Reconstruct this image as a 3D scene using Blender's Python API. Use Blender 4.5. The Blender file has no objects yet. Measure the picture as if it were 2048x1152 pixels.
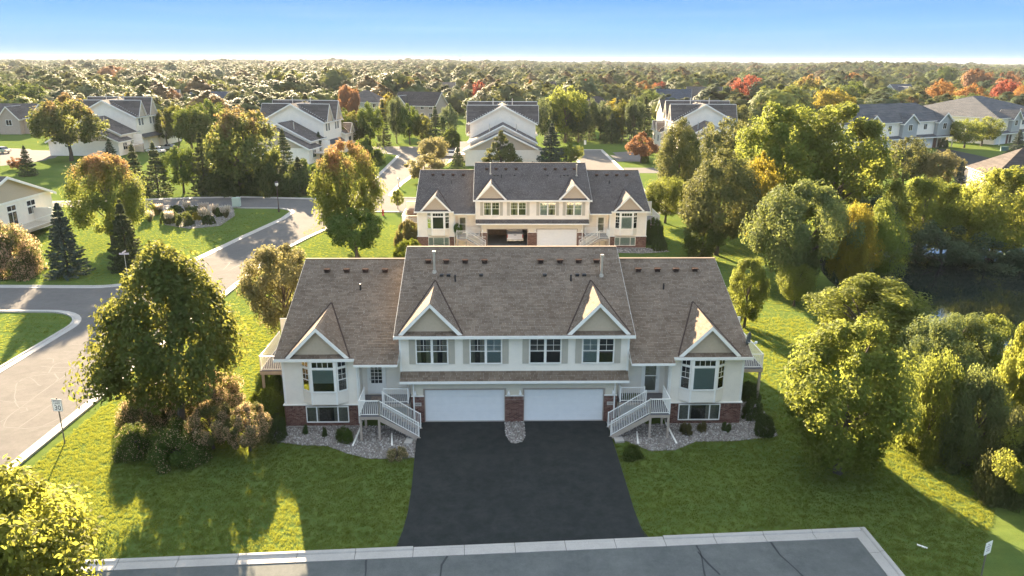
import bpy, math, random
import numpy as np
from mathutils import Matrix, Vector

# ------------------------------------------------------------------ camera, sky, sun, exposure
S = bpy.context.scene
COL = S.collection
RES = (2048, 1152)
FPX, HORIZON, ROLL, CAMH = 1500.0, 121.0, 0.0045, 21.42
PITCH = math.atan((576 - HORIZON) / FPX)
cam_d = bpy.data.cameras.new('camera')
cam_d.sensor_width = 36.0
cam_d.lens = FPX / 2048 * 36.0
cam_d.clip_start, cam_d.clip_end = 0.5, 30000
cam = bpy.data.objects.new('camera', cam_d)
COL.objects.link(cam)
cam.matrix_world = (Matrix.Translation((0, 0, CAMH)) @ Matrix.Rotation(math.pi/2 - PITCH, 4, 'X')
                    @ Matrix.Rotation(ROLL, 4, 'Z'))
S.camera = cam

EXPOSURE = 3.95
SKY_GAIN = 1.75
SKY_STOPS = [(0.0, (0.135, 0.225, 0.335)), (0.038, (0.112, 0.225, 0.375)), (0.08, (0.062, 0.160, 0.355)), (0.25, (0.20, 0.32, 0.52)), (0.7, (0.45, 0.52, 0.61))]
SUN_ELEV, SUN_AZ = math.radians(17.0), math.radians(-19.5)     # azimuth clockwise from +Y
sun_dir = Vector((math.sin(SUN_AZ)*math.cos(SUN_ELEV), math.cos(SUN_AZ)*math.cos(SUN_ELEV), math.sin(SUN_ELEV)))
world = bpy.data.worlds.new('World')
S.world = world
world.use_nodes = True
wn, wl = world.node_tree.nodes, world.node_tree.links
wn.clear()
w_out = wn.new('ShaderNodeOutputWorld')
w_bg = wn.new('ShaderNodeBackground')
w_sky = wn.new('ShaderNodeTexSky')
w_sky.sky_type = 'NISHITA'
w_sky.sun_disc = False
w_sky.sun_elevation = SUN_ELEV
w_sky.sun_rotation = SUN_AZ
w_sky.air_density, w_sky.dust_density, w_sky.ozone_density = 1.0, 0.0, 4.0
w_bg.inputs['Strength'].default_value = 0.1
# clear autumn sky: pale low down, deeper blue above, then paler and brighter overhead, added to fill the shade; the sky texture is blended in for its sunward warmth
w_tc = wn.new('ShaderNodeTexCoord'); w_sep = wn.new('ShaderNodeSeparateXYZ')
wl.new(w_tc.outputs['Generated'], w_sep.inputs[0])
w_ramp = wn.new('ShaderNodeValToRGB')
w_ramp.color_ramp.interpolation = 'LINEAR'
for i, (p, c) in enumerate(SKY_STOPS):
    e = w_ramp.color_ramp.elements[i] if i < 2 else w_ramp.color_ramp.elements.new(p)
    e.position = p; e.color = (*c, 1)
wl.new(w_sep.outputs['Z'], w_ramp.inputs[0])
# thin cirrus streaks
w_map = wn.new('ShaderNodeMapping'); w_map.inputs['Scale'].default_value = (1.2, 3.0, 34.0); w_map.inputs['Rotation'].default_value = (0.0, 0.05, 0.0)
w_nz = wn.new('ShaderNodeTexNoise'); w_nz.inputs['Scale'].default_value = 2.2; w_nz.inputs['Detail'].default_value = 6.0
w_cr = wn.new('ShaderNodeMapRange'); w_cr.inputs[1].default_value = 0.48; w_cr.inputs[2].default_value = 0.85; w_cr.inputs[4].default_value = 0.10
w_cl = wn.new('ShaderNodeMix'); w_cl.data_type = 'RGBA'; w_cl.inputs[7].default_value = (0.42, 0.47, 0.52, 1)
wl.new(w_tc.outputs['Generated'], w_map.inputs[0]); wl.new(w_map.outputs[0], w_nz.inputs['Vector']); wl.new(w_nz.outputs['Fac'], w_cr.inputs[0])
wl.new(w_cr.outputs[0], w_cl.inputs[0]); wl.new(w_ramp.outputs[0], w_cl.inputs[6])
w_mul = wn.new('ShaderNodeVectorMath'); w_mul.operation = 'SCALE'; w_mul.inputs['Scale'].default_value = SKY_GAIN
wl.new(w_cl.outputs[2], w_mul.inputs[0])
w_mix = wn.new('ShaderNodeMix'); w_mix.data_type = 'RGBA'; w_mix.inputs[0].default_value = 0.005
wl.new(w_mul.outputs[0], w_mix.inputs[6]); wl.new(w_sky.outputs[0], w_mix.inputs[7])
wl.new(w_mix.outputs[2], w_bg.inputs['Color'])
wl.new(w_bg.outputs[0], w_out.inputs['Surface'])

sun_l = bpy.data.lights.new('sun', 'SUN')
sun_l.energy = 3.0
sun_l.angle = math.radians(0.53)
sun_l.color = (1.0, 0.79, 0.53)
sun = bpy.data.objects.new('sun', sun_l)
COL.objects.link(sun)
sun.rotation_euler = sun_dir.to_track_quat('Z', 'Y').to_euler()

S.view_settings.view_transform = 'Standard'
S.view_settings.look = 'None'
S.view_settings.gamma = 1.0
S.view_settings.use_curve_mapping = False
S.view_settings.exposure = EXPOSURE
S.render.engine = 'CYCLES'
S.cycles.use_denoising = True
S.cycles.max_bounces = 10
S.cycles.diffuse_bounces = 5
S.cycles.transparent_max_bounces = 8
S.cycles.volume_bounces = 0
S.cycles.caustics_reflective = False
S.cycles.caustics_refractive = False
S.cycles.sample_clamp_indirect = 6.0

HAZE = 0.00006
rng = np.random.default_rng(7)
random.seed(7)

# ------------------------------------------------------------------ where a pixel of the photograph meets the ground
_fw = np.array([0, math.cos(PITCH), -math.sin(PITCH)])
_up = np.array([0, math.sin(PITCH), math.cos(PITCH)])
_rt = np.array([1., 0, 0])
_rt, _up = _rt*math.cos(ROLL) + _up*math.sin(ROLL), -_rt*math.sin(ROLL) + _up*math.cos(ROLL)

def G(px, py, z=0.0):
    d = _fw + _rt*(px - 1024)/FPX - _up*(py - 576)/FPX
    t = (z - CAMH)/d[2]
    return float(d[0]*t), float(d[1]*t)

def depth_of(x, y, z=0.0):
    return float(np.dot(np.array([x, y, z - CAMH]), _fw))

def height_to_row(x, y, row):
    lo, hi = 0.0, 60.0
    for _ in range(40):
        m = (lo + hi)/2
        d = np.array([x, y, m - CAMH])
        r = 576 - FPX*np.dot(d, _up)/np.dot(d, _fw)
        if r > row: lo = m
        else: hi = m
    return m

# ------------------------------------------------------------------ materials
MATS = {}
def _mat(name):
    m = bpy.data.materials.new(name)
    m.use_nodes = True
    nt = m.node_tree
    b = nt.nodes['Principled BSDF']
    return m, nt, b

def N(nt, t, **kw):
    n = nt.nodes.new(t)
    for k, v in kw.items():
        if k in n.inputs: n.inputs[k].default_value = v
        else: setattr(n, k, v)
    return n

def ramp(nt, stops):
    r = nt.nodes.new('ShaderNodeValToRGB')
    e = r.color_ramp.elements
    while len(e) < len(stops): e.new(0.5)
    for i, (p, c) in enumerate(stops):
        e[i].position = p
        e[i].color = (c[0], c[1], c[2], 1)
    return r

def plain(name, col, rough=0.6, spec=0.4, metal=0.0, var=0.0, scale=3.0, bump=0.0, bscale=40.0):
    """one colour with fine soft wear"""
    if name in MATS: return MATS[name]
    m, nt, b = _mat(name)
    b.inputs['Base Color'].default_value = (*col, 1)
    b.inputs['Roughness'].default_value = rough
    b.inputs['Specular IOR Level'].default_value = spec
    b.inputs['Metallic'].default_value = metal
    tc = N(nt, 'ShaderNodeTexCoord')
    if var > 0:
        nz = N(nt, 'ShaderNodeTexNoise', Scale=scale, Detail=5.0, Roughness=0.65)
        nt.links.new(tc.outputs['Object'], nz.inputs['Vector'])
        lo = [c*(1 - var) for c in col]; hi = [min(1, c*(1 + var)) for c in col]
        r = ramp(nt, [(0.3, lo), (0.7, hi)])
        nt.links.new(nz.outputs['Fac'], r.inputs[0])
        nt.links.new(r.outputs[0], b.inputs['Base Color'])
    if bump > 0:
        n2 = N(nt, 'ShaderNodeTexNoise', Scale=bscale, Detail=3.0)
        nt.links.new(tc.outputs['Object'], n2.inputs['Vector'])
        bp = N(nt, 'ShaderNodeBump', Strength=bump, Distance=0.02)
        nt.links.new(n2.outputs['Fac'], bp.inputs['Height'])
        nt.links.new(bp.outputs[0], b.inputs['Normal'])
    MATS[name] = m
    return m

def island(name, stops, rough=0.85, spec=0.25, big=0.25, bigscale=0.6):
    """every loose piece of the mesh takes its own tone; large soft weathering on top"""
    if name in MATS: return MATS[name]
    m, nt, b = _mat(name)
    g = N(nt, 'ShaderNodeNewGeometry')
    r = ramp(nt, stops)
    nt.links.new(g.outputs['Random Per Island'], r.inputs[0])
    tc = N(nt, 'ShaderNodeTexCoord')
    nz = N(nt, 'ShaderNodeTexNoise', Scale=bigscale, Detail=6.0, Roughness=0.7)
    nt.links.new(tc.outputs['Object'], nz.inputs['Vector'])
    r2 = ramp(nt, [(0.3, (1 - big,)*3), (0.7, (1 + big*0.4,)*3)])
    nt.links.new(nz.outputs['Fac'], r2.inputs[0])
    mx = N(nt, 'ShaderNodeMix', data_type='RGBA', blend_type='MULTIPLY')
    mx.inputs[0].default_value = 1.0
    nt.links.new(r.outputs[0], mx.inputs[6]); nt.links.new(r2.outputs[0], mx.inputs[7])
    nt.links.new(mx.outputs[2], b.inputs['Base Color'])
    b.inputs['Roughness'].default_value = rough
    b.inputs['Specular IOR Level'].default_value = spec
    MATS[name] = m
    return m

def leafmat(name, tones, trans, fac=0.42, top=None, top_from=0.45, top_amt=0.8, spec=0.10, rough=0.7):
    """leaves: per-leaf tone, per-tree drift, light passing through; some kinds turn towards the top of the crown"""
    if name in MATS: return MATS[name]
    m, nt, b = _mat(name)
    L = nt.links
    out = nt.nodes['Material Output']
    g = N(nt, 'ShaderNodeNewGeometry')
    oi = N(nt, 'ShaderNodeObjectInfo')
    r = ramp(nt, [(i/max(1, len(tones) - 1), c) for i, c in enumerate(tones)])
    tc = N(nt, 'ShaderNodeTexCoord')
    nz = N(nt, 'ShaderNodeTexNoise', Scale=4.0, Detail=2.0)
    L.new(tc.outputs['Object'], nz.inputs['Vector'])
    ad = N(nt, 'ShaderNodeMath', operation='ADD')
    ml = N(nt, 'ShaderNodeMath', operation='MULTIPLY'); ml.inputs[1].default_value = 0.55
    L.new(g.outputs['Random Per Island'], ml.inputs[0])
    mr = N(nt, 'ShaderNodeMapRange'); mr.inputs[1].default_value = 0.3; mr.inputs[2].default_value = 0.7
    mr.inputs[3].default_value = 0.0; mr.inputs[4].default_value = 0.45
    L.new(nz.outputs['Fac'], mr.inputs[0])
    L.new(ml.outputs[0], ad.inputs[0]); L.new(mr.outputs[0], ad.inputs[1])
    L.new(ad.outputs[0], r.inputs[0])
    hs = N(nt, 'ShaderNodeHueSaturation')
    mh = N(nt, 'ShaderNodeMapRange'); mh.inputs[3].default_value = 0.482; mh.inputs[4].default_value = 0.515
    mv = N(nt, 'ShaderNodeMapRange'); mv.inputs[3].default_value = 0.82; mv.inputs[4].default_value = 1.2
    L.new(oi.outputs['Random'], mh.inputs[0]); L.new(oi.outputs['Random'], mv.inputs[0])
    L.new(mh.outputs[0], hs.inputs['Hue']); L.new(mv.outputs[0], hs.inputs['Value'])
    L.new(r.outputs[0], hs.inputs['Color'])
    col = hs.outputs[0]
    tcol = N(nt, 'ShaderNodeRGB'); tcol.outputs[0].default_value = (*trans, 1)
    tco = tcol.outputs[0]
    if top:
        sp = N(nt, 'ShaderNodeSeparateXYZ'); L.new(tc.outputs['Object'], sp.inputs[0])
        n3 = N(nt, 'ShaderNodeTexNoise', Scale=3.2, Detail=2.0); L.new(tc.outputs['Object'], n3.inputs['Vector'])
        s1 = N(nt, 'ShaderNodeMath', operation='ADD'); L.new(sp.outputs['Z'], s1.inputs[0])
        k = N(nt, 'ShaderNodeMapRange'); k.inputs[1].default_value = 0.25; k.inputs[2].default_value = 0.75
        k.inputs[3].default_value = -0.28; k.inputs[4].default_value = 0.28
        L.new(n3.outputs['Fac'], k.inputs[0]); L.new(k.outputs[0], s1.inputs[1])
        f = N(nt, 'ShaderNodeMapRange'); f.inputs[1].default_value = top_from; f.inputs[2].default_value = top_from + 0.4
        f.inputs[4].default_value = top_amt
        L.new(s1.outputs[0], f.inputs[0])
        r3 = ramp(nt, [(0, top[0]), (1, top[1])]); L.new(g.outputs['Random Per Island'], r3.inputs[0])
        mx = N(nt, 'ShaderNodeMix', data_type='RGBA'); L.new(f.outputs[0], mx.inputs[0])
        L.new(col, mx.inputs[6]); L.new(r3.outputs[0], mx.inputs[7]); col = mx.outputs[2]
        m2 = N(nt, 'ShaderNodeMix', data_type='RGBA'); L.new(f.outputs[0], m2.inputs[0])
        L.new(tco, m2.inputs[6]); m2.inputs[7].default_value = (*top[2], 1); tco = m2.outputs[2]
    L.new(col, b.inputs['Base Color'])
    b.inputs['Roughness'].default_value = rough
    b.inputs['Specular IOR Level'].default_value = spec
    t = N(nt, 'ShaderNodeBsdfTranslucent')
    L.new(tco, t.inputs['Color'])
    ms = N(nt, 'ShaderNodeMixShader'); ms.inputs[0].default_value = fac
    L.new(b.outputs[0], ms.inputs[1]); L.new(t.outputs[0], ms.inputs[2])
    L.new(ms.outputs[0], out.inputs['Surface'])
    MATS[name] = m
    return m

def ground_mat(name, c1, c2, c3, rough=0.9, spec=0.2, s1=0.25, s2=9.0, stripes=0.0, bump=0.5, bscale=60, bdist=0.03, sheen=0.0, fine=0.0):
    if name in MATS: return MATS[name]
    m, nt, b = _mat(name)
    L = nt.links
    tc = N(nt, 'ShaderNodeTexCoord')
    a = N(nt, 'ShaderNodeTexNoise', Scale=s1, Detail=8.0, Roughness=0.7)
    f = N(nt, 'ShaderNodeTexNoise', Scale=s2, Detail=6.0, Roughness=0.8)
    L.new(tc.outputs['Object'], a.inputs['Vector']); L.new(tc.outputs['Object'], f.inputs['Vector'])
    r1 = ramp(nt, [(0.33, c1), (0.67, c2)]); L.new(a.outputs['Fac'], r1.inputs[0])
    mx = N(nt, 'ShaderNodeMix', data_type='RGBA'); mr = N(nt, 'ShaderNodeMapRange')
    mr.inputs[1].default_value = 0.45; mr.inputs[2].default_value = 0.75; mr.inputs[4].default_value = 0.8
    L.new(f.outputs['Fac'], mr.inputs[0]); L.new(mr.outputs[0], mx.inputs[0])
    L.new(r1.outputs[0], mx.inputs[6]); mx.inputs[7].default_value = (*c3, 1)
    col = mx.outputs[2]
    if fine:
        nz = N(nt, 'ShaderNodeTexNoise', Scale=1.7, Detail=5.0, Roughness=0.75); L.new(tc.outputs['Object'], nz.inputs['Vector'])
        rz = ramp(nt, [(0.3, (1 - fine, 1 - fine*0.85, 1 - fine)), (0.7, (1 + fine, 1 + fine*0.8, 1 + fine))]); L.new(nz.outputs['Fac'], rz.inputs[0])
        mz = N(nt, 'ShaderNodeMix', data_type='RGBA', blend_type='MULTIPLY'); mz.inputs[0].default_value = 1
        L.new(col, mz.inputs[6]); L.new(rz.outputs[0], mz.inputs[7]); col = mz.outputs[2]
    if stripes:
        w = N(nt, 'ShaderNodeTexWave', Scale=0.30, Distortion=1.2, Detail=2.0); w.bands_direction = 'Y'
        w.inputs['Detail Scale'].default_value = 0.4
        L.new(tc.outputs['Object'], w.inputs['Vector'])
        r2 = ramp(nt, [(0.3, (1 - stripes,)*3), (0.7, (1 + stripes*0.6,)*3)]); L.new(w.outputs['Fac'], r2.inputs[0])
        m2 = N(nt, 'ShaderNodeMix', data_type='RGBA', blend_type='MULTIPLY'); m2.inputs[0].default_value = 1
        L.new(col, m2.inputs[6]); L.new(r2.outputs[0], m2.inputs[7]); col = m2.outputs[2]
    L.new(col, b.inputs['Base Color'])
    b.inputs['Roughness'].default_value = rough
    b.inputs['Specular IOR Level'].default_value = spec
    if sheen:
        b.inputs['Sheen Weight'].default_value = sheen
        b.inputs['Sheen Roughness'].default_value = 0.4
        b.inputs['Sheen Tint'].default_value = (0.9, 0.9, 0.3, 1)
    n2 = N(nt, 'ShaderNodeTexNoise', Scale=bscale, Detail=4.0); L.new(tc.outputs['Object'], n2.inputs['Vector'])
    bp = N(nt, 'ShaderNodeBump', Strength=bump, Distance=bdist)
    L.new(n2.outputs['Fac'], bp.inputs['Height']); L.new(bp.outputs[0], b.inputs['Normal'])
    MATS[name] = m
    return m

def glassmat(name='window_glass', tint=(0.9, 0.95, 0.95)):
    if name in MATS: return MATS[name]
    m, nt, b = _mat(name)
    L = nt.links
    out = nt.nodes['Material Output']
    tr = N(nt, 'ShaderNodeBsdfTransparent'); tr.inputs[0].default_value = (*tint, 1)
    gl = N(nt, 'ShaderNodeBsdfGlossy'); gl.inputs['Roughness'].default_value = 0.03
    fr = N(nt, 'ShaderNodeFresnel'); fr.inputs[0].default_value = 1.7
    ms = N(nt, 'ShaderNodeMixShader')
    L.new(fr.outputs[0], ms.inputs[0]); L.new(tr.outputs[0], ms.inputs[1]); L.new(gl.outputs[0], ms.inputs[2])
    L.new(ms.outputs[0], out.inputs['Surface'])
    MATS[name] = m
    return m

WHITE = plain('white_trim', (0.88, 0.84, 0.76), 0.5, spec=0.3, var=0.05)
SIDING = plain('white_vinyl_siding', (0.86, 0.78, 0.66), 0.5, var=0.05, scale=1.5)
CREAM = plain('cream_vinyl_siding', (0.70, 0.62, 0.48), 0.5, var=0.05, scale=1.5)
GREYSIDE = plain('grey_vinyl_siding', (0.36, 0.37, 0.36), 0.5, var=0.06, scale=1.5)
TAN = plain('tan_stucco', (0.52, 0.42, 0.31), 0.9, var=0.06, scale=8, bump=0.3, bscale=60)
TANTRIM = plain('tan_painted_wood', (0.42, 0.34, 0.27), 0.7, var=0.08)
SHUT = plain('sage_shutter', (0.50, 0.45, 0.36), 0.6, var=0.04)
ROOMSHADE = plain('room_shade_panel', (0.035, 0.032, 0.03), 0.9)  # shade of an unlit room put into a flat dark colour
CURTAIN = plain('beige_curtain', (0.36, 0.30, 0.22), 0.9, var=0.2, scale=9)
BLIND = plain('pale_blind', (0.45, 0.50, 0.47), 0.8, var=0.05)
CONC = ground_mat('concrete', (0.36, 0.33, 0.29), (0.45, 0.41, 0.36), (0.30, 0.28, 0.25), 0.75, 0.4, 0.7, 14, bump=0.25, bscale=40, bdist=0.01)
METAL = plain('galvanised_metal', (0.55, 0.55, 0.53), 0.35, metal=0.8)
PIPE = plain('weathered_flue_metal', (0.50, 0.44, 0.36), 0.5, metal=0.3, var=0.15)
BLACK = plain('black_plastic', (0.02, 0.02, 0.022), 0.5)
BROWNV = plain('brown_roof_vent', (0.060, 0.042, 0.036), 1.0, spec=0.0, var=0.1)
BARK = plain('grey_brown_bark', (0.10, 0.08, 0.06), 0.95, var=0.3, scale=6, bump=0.6, bscale=18)
DOORW = plain('garage_door_white', (0.82, 0.80, 0.75), 0.45, var=0.03)
DECKB = plain('composite_deck_board', (0.16, 0.15, 0.15), 0.8, var=0.15, scale=4)
GLASS = glassmat()
SH_BROWN = island('brown_shingle', [(0, (0.150, 0.112, 0.080)), (0.35, (0.185, 0.140, 0.102)), (0.7, (0.205, 0.160, 0.120)), (1, (0.240, 0.182, 0.134))], 0.95, 0.1)
SH_GREY = island('charcoal_shingle', [(0, (0.098, 0.084, 0.076)), (0.5, (0.118, 0.102, 0.093)), (1, (0.138, 0.120, 0.110))], 0.95, 0.1)
BRICK = island('red_brown_brick', [(0, (0.105, 0.052, 0.040)), (0.4, (0.165, 0.080, 0.058)), (0.75, (0.205, 0.110, 0.080)), (1, (0.26, 0.155, 0.12))], 0.9, 0.2, 0.15, 2)
MORTAR = plain('mortar', (0.38, 0.32, 0.28), 0.95, var=0.1)

# ------------------------------------------------------------------ mesh helpers
class MB:
    def __init__(s): s.v, s.f, s.m = [], [], []
    def add(s, vs, fs, mi=0):
        o = len(s.v)
        s.v += [tuple(map(float, p)) for p in vs]
        s.f += [tuple(i + o for i in f) for f in fs]
        s.m += [mi]*len(fs)
        return s
    def box(s, a, b, mi=0):
        x0, x1 = sorted((a[0], b[0])); y0, y1 = sorted((a[1], b[1])); z0, z1 = sorted((a[2], b[2]))
        return s.add([(x0, y0, z0), (x1, y0, z0), (x1, y1, z0), (x0, y1, z0), (x0, y0, z1), (x1, y0, z1), (x1, y1, z1), (x0, y1, z1)],
                     [(3, 2, 1, 0), (4, 5, 6, 7), (0, 1, 5, 4), (1, 2, 6, 5), (2, 3, 7, 6), (3, 0, 4, 7)], mi)
    def quad(s, a, b, c, d, mi=0): return s.add([a, b, c, d], [(0, 1, 2, 3)], mi)
    def prism(s, poly, d, mi=0):
        """polygon (3-D points) swept along d"""
        n = len(poly); p = [Vector(q) for q in poly]; d = Vector(d)
        vs = p + [q + d for q in p]
        fs = [tuple(range(n))[::-1], tuple(range(n, 2*n))]
        fs += [(i, (i + 1) % n, n + (i + 1) % n, n + i) for i in range(n)]
        return s.add(vs, fs, mi)
    def beam(s, a, b, wx, wy, mi=0, up=(0, 0, 1)):
        a, b = Vector(a), Vector(b); d = (b - a).normalized()
        x = d.cross(Vector(up))
        if x.length < 1e-4: x = d.cross(Vector((0, 1, 0)))
        x = x.normalized()*wx/2; y = x.cross(d).normalized()*wy/2
        vs = [a - x - y, a + x - y, a + x + y, a - x + y, b - x - y, b + x - y, b + x + y, b - x + y]
        return s.add(vs, [(3, 2, 1, 0), (4, 5, 6, 7), (0, 1, 5, 4), (1, 2, 6, 5), (2, 3, 7, 6), (3, 0, 4, 7)], mi)
    def tube(s, pts, rads, n=8, mi=0, cap=True):
        pts = [Vector(p) for p in pts]; rings = []
        for i, p in enumerate(pts):
            d = (pts[min(i + 1, len(pts) - 1)] - pts[max(i - 1, 0)]).normalized()
            x = d.cross(Vector((0.31, 0.95, 0.05))); 
            if x.length < 1e-3: x = d.cross(Vector((1, 0, 0)))
            x.normalize(); y = d.cross(x)
            r = rads[i] if hasattr(rads, '__len__') else rads
            rings.append([p + (x*math.cos(t) + y*math.sin(t))*r for t in (2*math.pi*k/n for k in range(n))])
        vs = [q for r in rings for q in r]; fs = []
        for i in range(len(pts) - 1):
            for k in range(n):
                fs.append((i*n + k, i*n + (k + 1) % n, (i + 1)*n + (k + 1) % n, (i + 1)*n + k))
        if cap: fs += [tuple(range(n))[::-1], tuple((len(pts) - 1)*n + k for k in range(n))]
        return s.add(vs, fs, mi)
    def lathe(s, c, prof, n=14, mi=0):
        vs = [(c[0] + r*math.cos(2*math.pi*k/n), c[1] + r*math.sin(2*math.pi*k/n), c[2] + z) for r, z in prof for k in range(n)]
        fs = [(i*n + k, i*n + (k + 1) % n, (i + 1)*n + (k + 1) % n, (i + 1)*n + k) for i in range(len(prof) - 1) for k in range(n)]
        fs += [tuple(range(n))[::-1], tuple((len(prof) - 1)*n + k for k in range(n))]
        return s.add(vs, fs, mi)
    def mesh(s, name, mats, smooth=False):
        me = bpy.data.meshes.new(name)
        me.from_pydata(s.v, [], s.f)
        for m in (mats if isinstance(mats, (list, tuple)) else [mats]): me.materials.append(m)
        if max(s.m, default=0) > 0: me.polygons.foreach_set('material_index', s.m)
        if smooth: me.polygons.foreach_set('use_smooth', [True]*len(s.f))
        me.update()
        return me
    def obj(s, name, mats, parent=None, smooth=False, kind=None, label=None):
        o = bpy.data.objects.new(name, s.mesh(name, mats, smooth))
        COL.objects.link(o)
        if parent: o.parent = parent
        if kind: o['kind'] = kind
        if label: o['label'] = label
        return o

def meta(o, label=None, cat=None, group=None, kind=None):
    if label: o['label'] = label
    if cat: o['category'] = cat
    if group: o['group'] = group
    if kind: o['kind'] = kind
    return o

def empty(name, loc=(0, 0, 0), rz=0.0, scale=1.0, label=None, cat=None, group=None, kind=None, parent=None):
    o = bpy.data.objects.new(name, None)
    o.empty_display_size = 0.5
    COL.objects.link(o)
    o.location = loc; o.rotation_euler = (0, 0, rz); o.scale = (scale,)*3
    if parent: o.parent = parent
    return meta(o, label, cat, group, kind)

def inst(name, me, parent=None, loc=(0, 0, 0), rz=0.0, scale=(1, 1, 1)):
    o = bpy.data.objects.new(name, me)
    COL.objects.link(o)
    o.location = loc; o.rotation_euler = (0, 0, rz); o.scale = scale
    if parent: o.parent = parent
    return o

def copy_tree(o, parent=None):
    c = o.copy(); COL.objects.link(c)
    if parent: c.parent = parent
    for ch in o.children: copy_tree(ch, c)
    return c

# surfaces laid out in a plane: origin P, unit direction A along it, unit direction B up it, normal Nn
def lap_siding(mb, P, A, Nn, a0, a1, z0, z1, course=0.115, lap=0.014, holes=(), clip=None):
    P, A, Nn = Vector(P), Vector(A), Vector(Nn)
    n = max(1, round((z1 - z0)/course)); h = (z1 - z0)/n
    for i in range(n):
        b, t = z0 + i*h, z0 + (i + 1)*h
        l, r = a0, a1
        if clip: l, r = clip((b + t)/2)
        if r - l < 0.02: continue
        segs = [(l, r)]
        for (ha, hb, hz0, hz1) in holes:
            if b < hz1 - 0.01 and t > hz0 + 0.01:
                segs = [q for s0, s1 in segs for q in ((s0, min(s1, ha)), (max(s0, hb), s1)) if q[1] - q[0] > 0.01]
        for s0, s1 in segs:
            p = [P + A*s0 + Vector((0, 0, b)), P + A*s1 + Vector((0, 0, b))]
            q = [P + A*s1 + Vector((0, 0, t)), P + A*s0 + Vector((0, 0, t))]
            f0, f1 = p[0] + Nn*lap, p[1] + Nn*lap
            g0, g1 = q[1] + Nn*0.002, q[0] + Nn*0.002
            mb.add([p[0], p[1], f1, f0], [(0, 1, 2, 3)])
            mb.add([f0, f1, g1, g0], [(0, 1, 2, 3)])

def brickwork(mb, P, A, Nn, a0, a1, z0, z1, soldier=True, bl=0.205, bh=0.062, j=0.011, depth=0.016, holes=()):
    P, A, Nn = Vector(P), Vector(A), Vector(Nn)
    def one(s0, s1, b, t):
        for (ha, hb, h0, h1) in holes:
            if s0 < hb and s1 > ha and b < h1 and t > h0: return
        d = Nn*(depth*(0.85 + 0.3*random.random()))
        c = [P + A*s0 + Vector((0, 0, b)), P + A*s1 + Vector((0, 0, b)), P + A*s1 + Vector((0, 0, t)), P + A*s0 + Vector((0, 0, t))]
        e = [q + d for q in c]
        mb.add(c + e, [(4, 5, 6, 7), (0, 1, 5, 4), (1, 2, 6, 5), (2, 3, 7, 6), (3, 0, 4, 7)])
    top = z1
    if soldier:
        top = z1 - bl - j
        x = a0
        while x < a1 - 0.03:
            one(x, min(a1, x + bh), top + j, z1); x += bh + j
    z, row = z0, 0
    while z < top - 0.02:
        x = a0 - (bl + j)/2*(row % 2)
        while x < a1 - 0.02:
            s0, s1 = max(a0, x), min(a1, x + bl)
            if s1 - s0 > 0.02: one(s0, s1, z, min(top, z + bh))
            x += bl + j
        z += bh + j; row += 1

def shingles(mb, P, A, U, Nn, length, width, expo=0.15, tab=0.34, clip=None, lift=0.015, coarse=False):
    """courses of separate tabs: P eave corner, A along the eave, U up the slope"""
    P, A, U, Nn = Vector(P), Vector(A), Vector(U), Vector(Nn)
    n = max(1, round(width/expo)); h = width/n
    for i in range(n):
        l, r = (0, length) if not clip else clip((i + 0.5)*h)
        if r - l < 0.03: continue
        x = l - tab*random.random()
        while x < r - 0.01:
            wd = tab*random.uniform(0.55, 1.35)*(6 if coarse else 1)
            s0, s1 = max(l, x), min(r, x + wd - 0.003)
            x += wd
            if s1 - s0 < 0.01: continue
            k = lift*random.uniform(0.7, 1.3)
            a = P + A*s0 + U*(i*h); b = P + A*s1 + U*(i*h); c = P + A*s1 + U*((i + 1)*h + 0.01); d = P + A*s0 + U*((i + 1)*h + 0.01)
            mb.add([a + Nn*0.002, b + Nn*0.002, b + Nn*k, a + Nn*k, c + Nn*0.003, d + Nn*0.003], [(0, 1, 2, 3), (3, 2, 4, 5)])

# ------------------------------------------------------------------ building pieces
def obox(mb, P, A, Nn, a0, a1, n0, n1, z0, z1, mi=0):
    """box laid on a wall plane: along A, out along Nn, up z"""
    P, A, Nn = Vector(P), Vector(A), Vector(Nn); Z = Vector((0, 0, 1))
    vs = [P + A*a + Nn*n + Z*z for z in (z0, z1) for a, n in ((a0, n0), (a1, n0), (a1, n1), (a0, n1))]
    return mb.add(vs, [(3, 2, 1, 0), (4, 5, 6, 7), (0, 1, 5, 4), (1, 2, 6, 5), (2, 3, 7, 6), (3, 0, 4, 7)], mi)

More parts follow.
